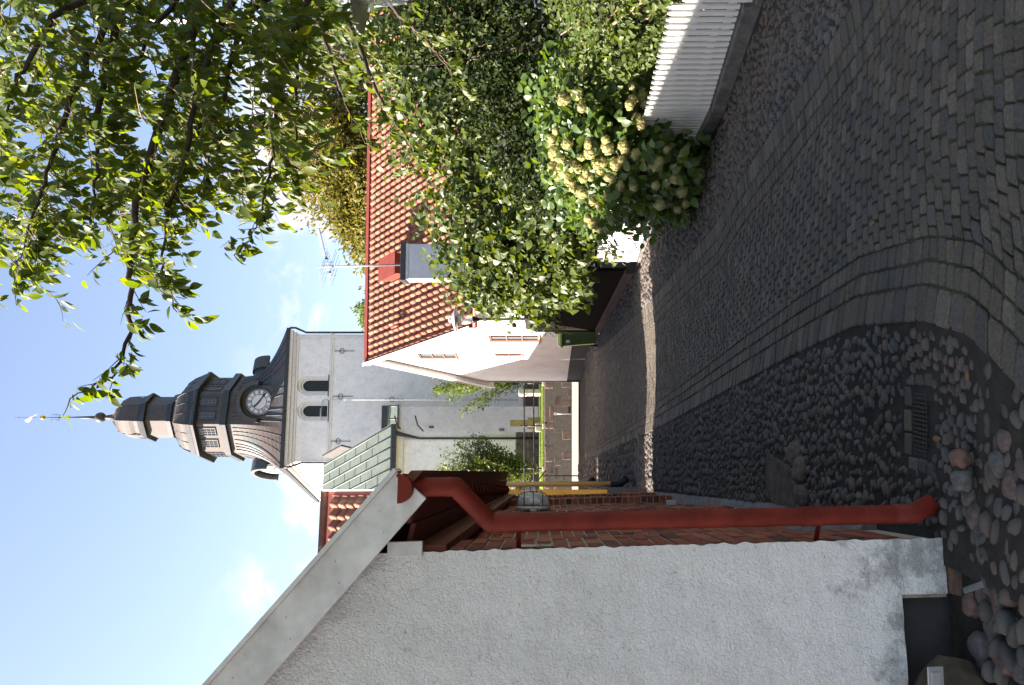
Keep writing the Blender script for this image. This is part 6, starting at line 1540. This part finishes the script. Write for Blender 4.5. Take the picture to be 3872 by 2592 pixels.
def hyd_front(dx, dy):                                 # the face of the bush nearest the lane under this line of sight
    v = dx * 1.6533; u = 2592 - dy * 1.6533
    best = None
    for y in np.arange(7.2, 11.0, 0.06):
        p = P(u, v, y)
        for b in ((2.05, 8.9, 1.02, 0.76, 1.1, 0.76), (1.78, 8.6, 0.55, 0.6, 0.95, 0.58), (1.95, 10.0, 0.9, 0.66, 0.95, 0.64), (2.3, 8.2, 1.1, 0.54, 0.64, 0.54)):
            if ((p.x - b[0]) / b[3]) ** 2 + ((p.y - b[1]) / b[4]) ** 2 + ((p.z - b[2]) / b[5]) ** 2 < 1: return p
    return P(u, v, 9.0)
for i, (dx, dy) in enumerate(FLW):
    p = hyd_front(dx, dy); r = rc.uniform(0.042, 0.068)
    if i % 2 == 0:
        q = hyd_front(dx + rc.uniform(-18, 18), dy + rc.uniform(-16, 16)); r2 = rc.uniform(0.036, 0.058); put_at('flower_head', fms[(i + 2) % 5], hy, q, rc.uniform(0, 6), (r2, r2, r2 * 1.1))
    put_at('flower_head', fms[i % 5], hy, p, rc.uniform(0, 6), (r * rc.uniform(.85, 1.2), r * rc.uniform(.85, 1.2), r * rc.uniform(.8, 1.25)))

# ---- trees beyond the white house, shrubs in the churchyard
mound('lime_tree', 'tall yellowing tree behind the red tiled roof', 'tree', [(8.6, 46, 10.4, 4.2, 4, 4.7, 5), (12.5, 46, 10.5, 4.7, 4, 5.8, 5), (5.0, 46.5, 9.0, 2.5, 3, 3.3, 3), (16.5, 47, 9.5, 4, 4, 7, 4), (10.8, 45, 13.8, 3.2, 3, 3.2, 2.5), (7.3, 46, 12.0, 1.6, 2, 1.8, 1.2), (2.9, 46, 9.6, 1.5, 2, 2.2, 1)], 70000, SM, 0.30, M['olive_leaf'], (9.5, 46.5, 1.8), (-0.3, -0.2, 0.6), 0.1, 17, 0.8, 0.35, None, M['bark'], 18, lump=0.28)
mound('dark_tree', 'small dark green tree between the tower and the red roof', 'tree', [(1.55, 44, 10.6, 1.15, 1.4, 1.5, 1), (0.95, 44, 9.6, 0.7, 1.2, 1.6, 1), (2.4, 44, 9.2, 1.2, 1.4, 2.0, 1)], 9000, SM, 0.22, M['bush_leaf'], (1.5, 44, 1.8), (-0.3, -0.2, 0.6), 0.1, 18, 0.8, 0.35, None, M['bark'], 6, lump=0.3)
def spray_bush(name, label, c, n_st, h, spread, n_leaf, size, mat, seed):
    rs = random.Random(seed); e = empty(name, c, label, 'shrub'); P_, D_ = [], []; st = MB()
    for k in range(n_st):
        a = rs.uniform(0, 6.283); L = h * rs.uniform(0.6, 1.05); sp = spread * rs.uniform(0.15, 1.0); pts = []
        for t in np.linspace(0, 1, 9):
            pts.append(Vector(c) + Vector((math.cos(a) * sp * t ** 1.3, math.sin(a) * sp * t ** 1.3, L * (t - 0.16 * t ** 3 * (sp / spread)))))
        st.tube(pts, list(np.linspace(0.03, 0.006, 9)), 4, False)
        for _ in range(n_leaf // n_st):
            t = rs.uniform(0.12, 1.0) ** 0.8 * 8; i = min(7, int(t)); p = pts[i].lerp(pts[i + 1], t - i); w = 0.10 + 0.20 * (1 - t / 8)
            P_.append((p.x + rs.gauss(0, w), p.y + rs.gauss(0, w), p.z + rs.gauss(0, w))); D_.append((rs.gauss(math.cos(a) * .5, .6), rs.gauss(math.sin(a) * .5, .6), rs.gauss(.1, .6)))
    st.build('stems', M['bark'], e, True); leaf_cloud('foliage', SM, P_, D_, size * RNG.uniform(.6, 1.3, len(P_)), mat, e, (-0.4, -0.3, 0.5), 0.6, RNG, 0, 'stuff')
    return e
c = D(1165, 880, 42.5); spray_bush('forsythia', 'light green arching shrub against the tower beside the white house', (c.x + 0.5, 42.5, 1.9), 46, 5.9, 2.2, 11000, 0.15, M['bush_leaf'], 3)
c = D(1190, 1065, 42.0); spray_bush('dark_shrub', 'tall dark green shrub in front of the church annex', (c.x - 0.3, 42.0, 1.9), 60, 5.6, 2.0, 15000, 0.15, M['ivy_leaf'], 8)
# a few fallen leaves on the stones
pts = []
for k in range(130):
    y = rc.uniform(3.0, 9.5); s = rc.random()
    x = (Rx(y) + rc.random() ** 0.7 * (fx(y) - Rx(y)) - 0.05) if s < 0.62 else ((Lx(y) - rc.random() * 0.8) if s < 0.85 else rc.uniform(Lx(y), Rx(y)))
    pts.append((x, y, G(x, y) + 0.012 + rc.uniform(0, .012)))
d = RNG.normal(size=(len(pts), 3)) * np.array([1, 1, .15])
o = leaf_cloud('fallen_leaves', OV, pts, d, RNG.uniform(.025, .05, len(pts)), M['litter'], None, (0, 0, 1), 0.25, RNG, 0, 'stuff'); tag(o, 'brown fallen leaves scattered on the stones', 'leaves')
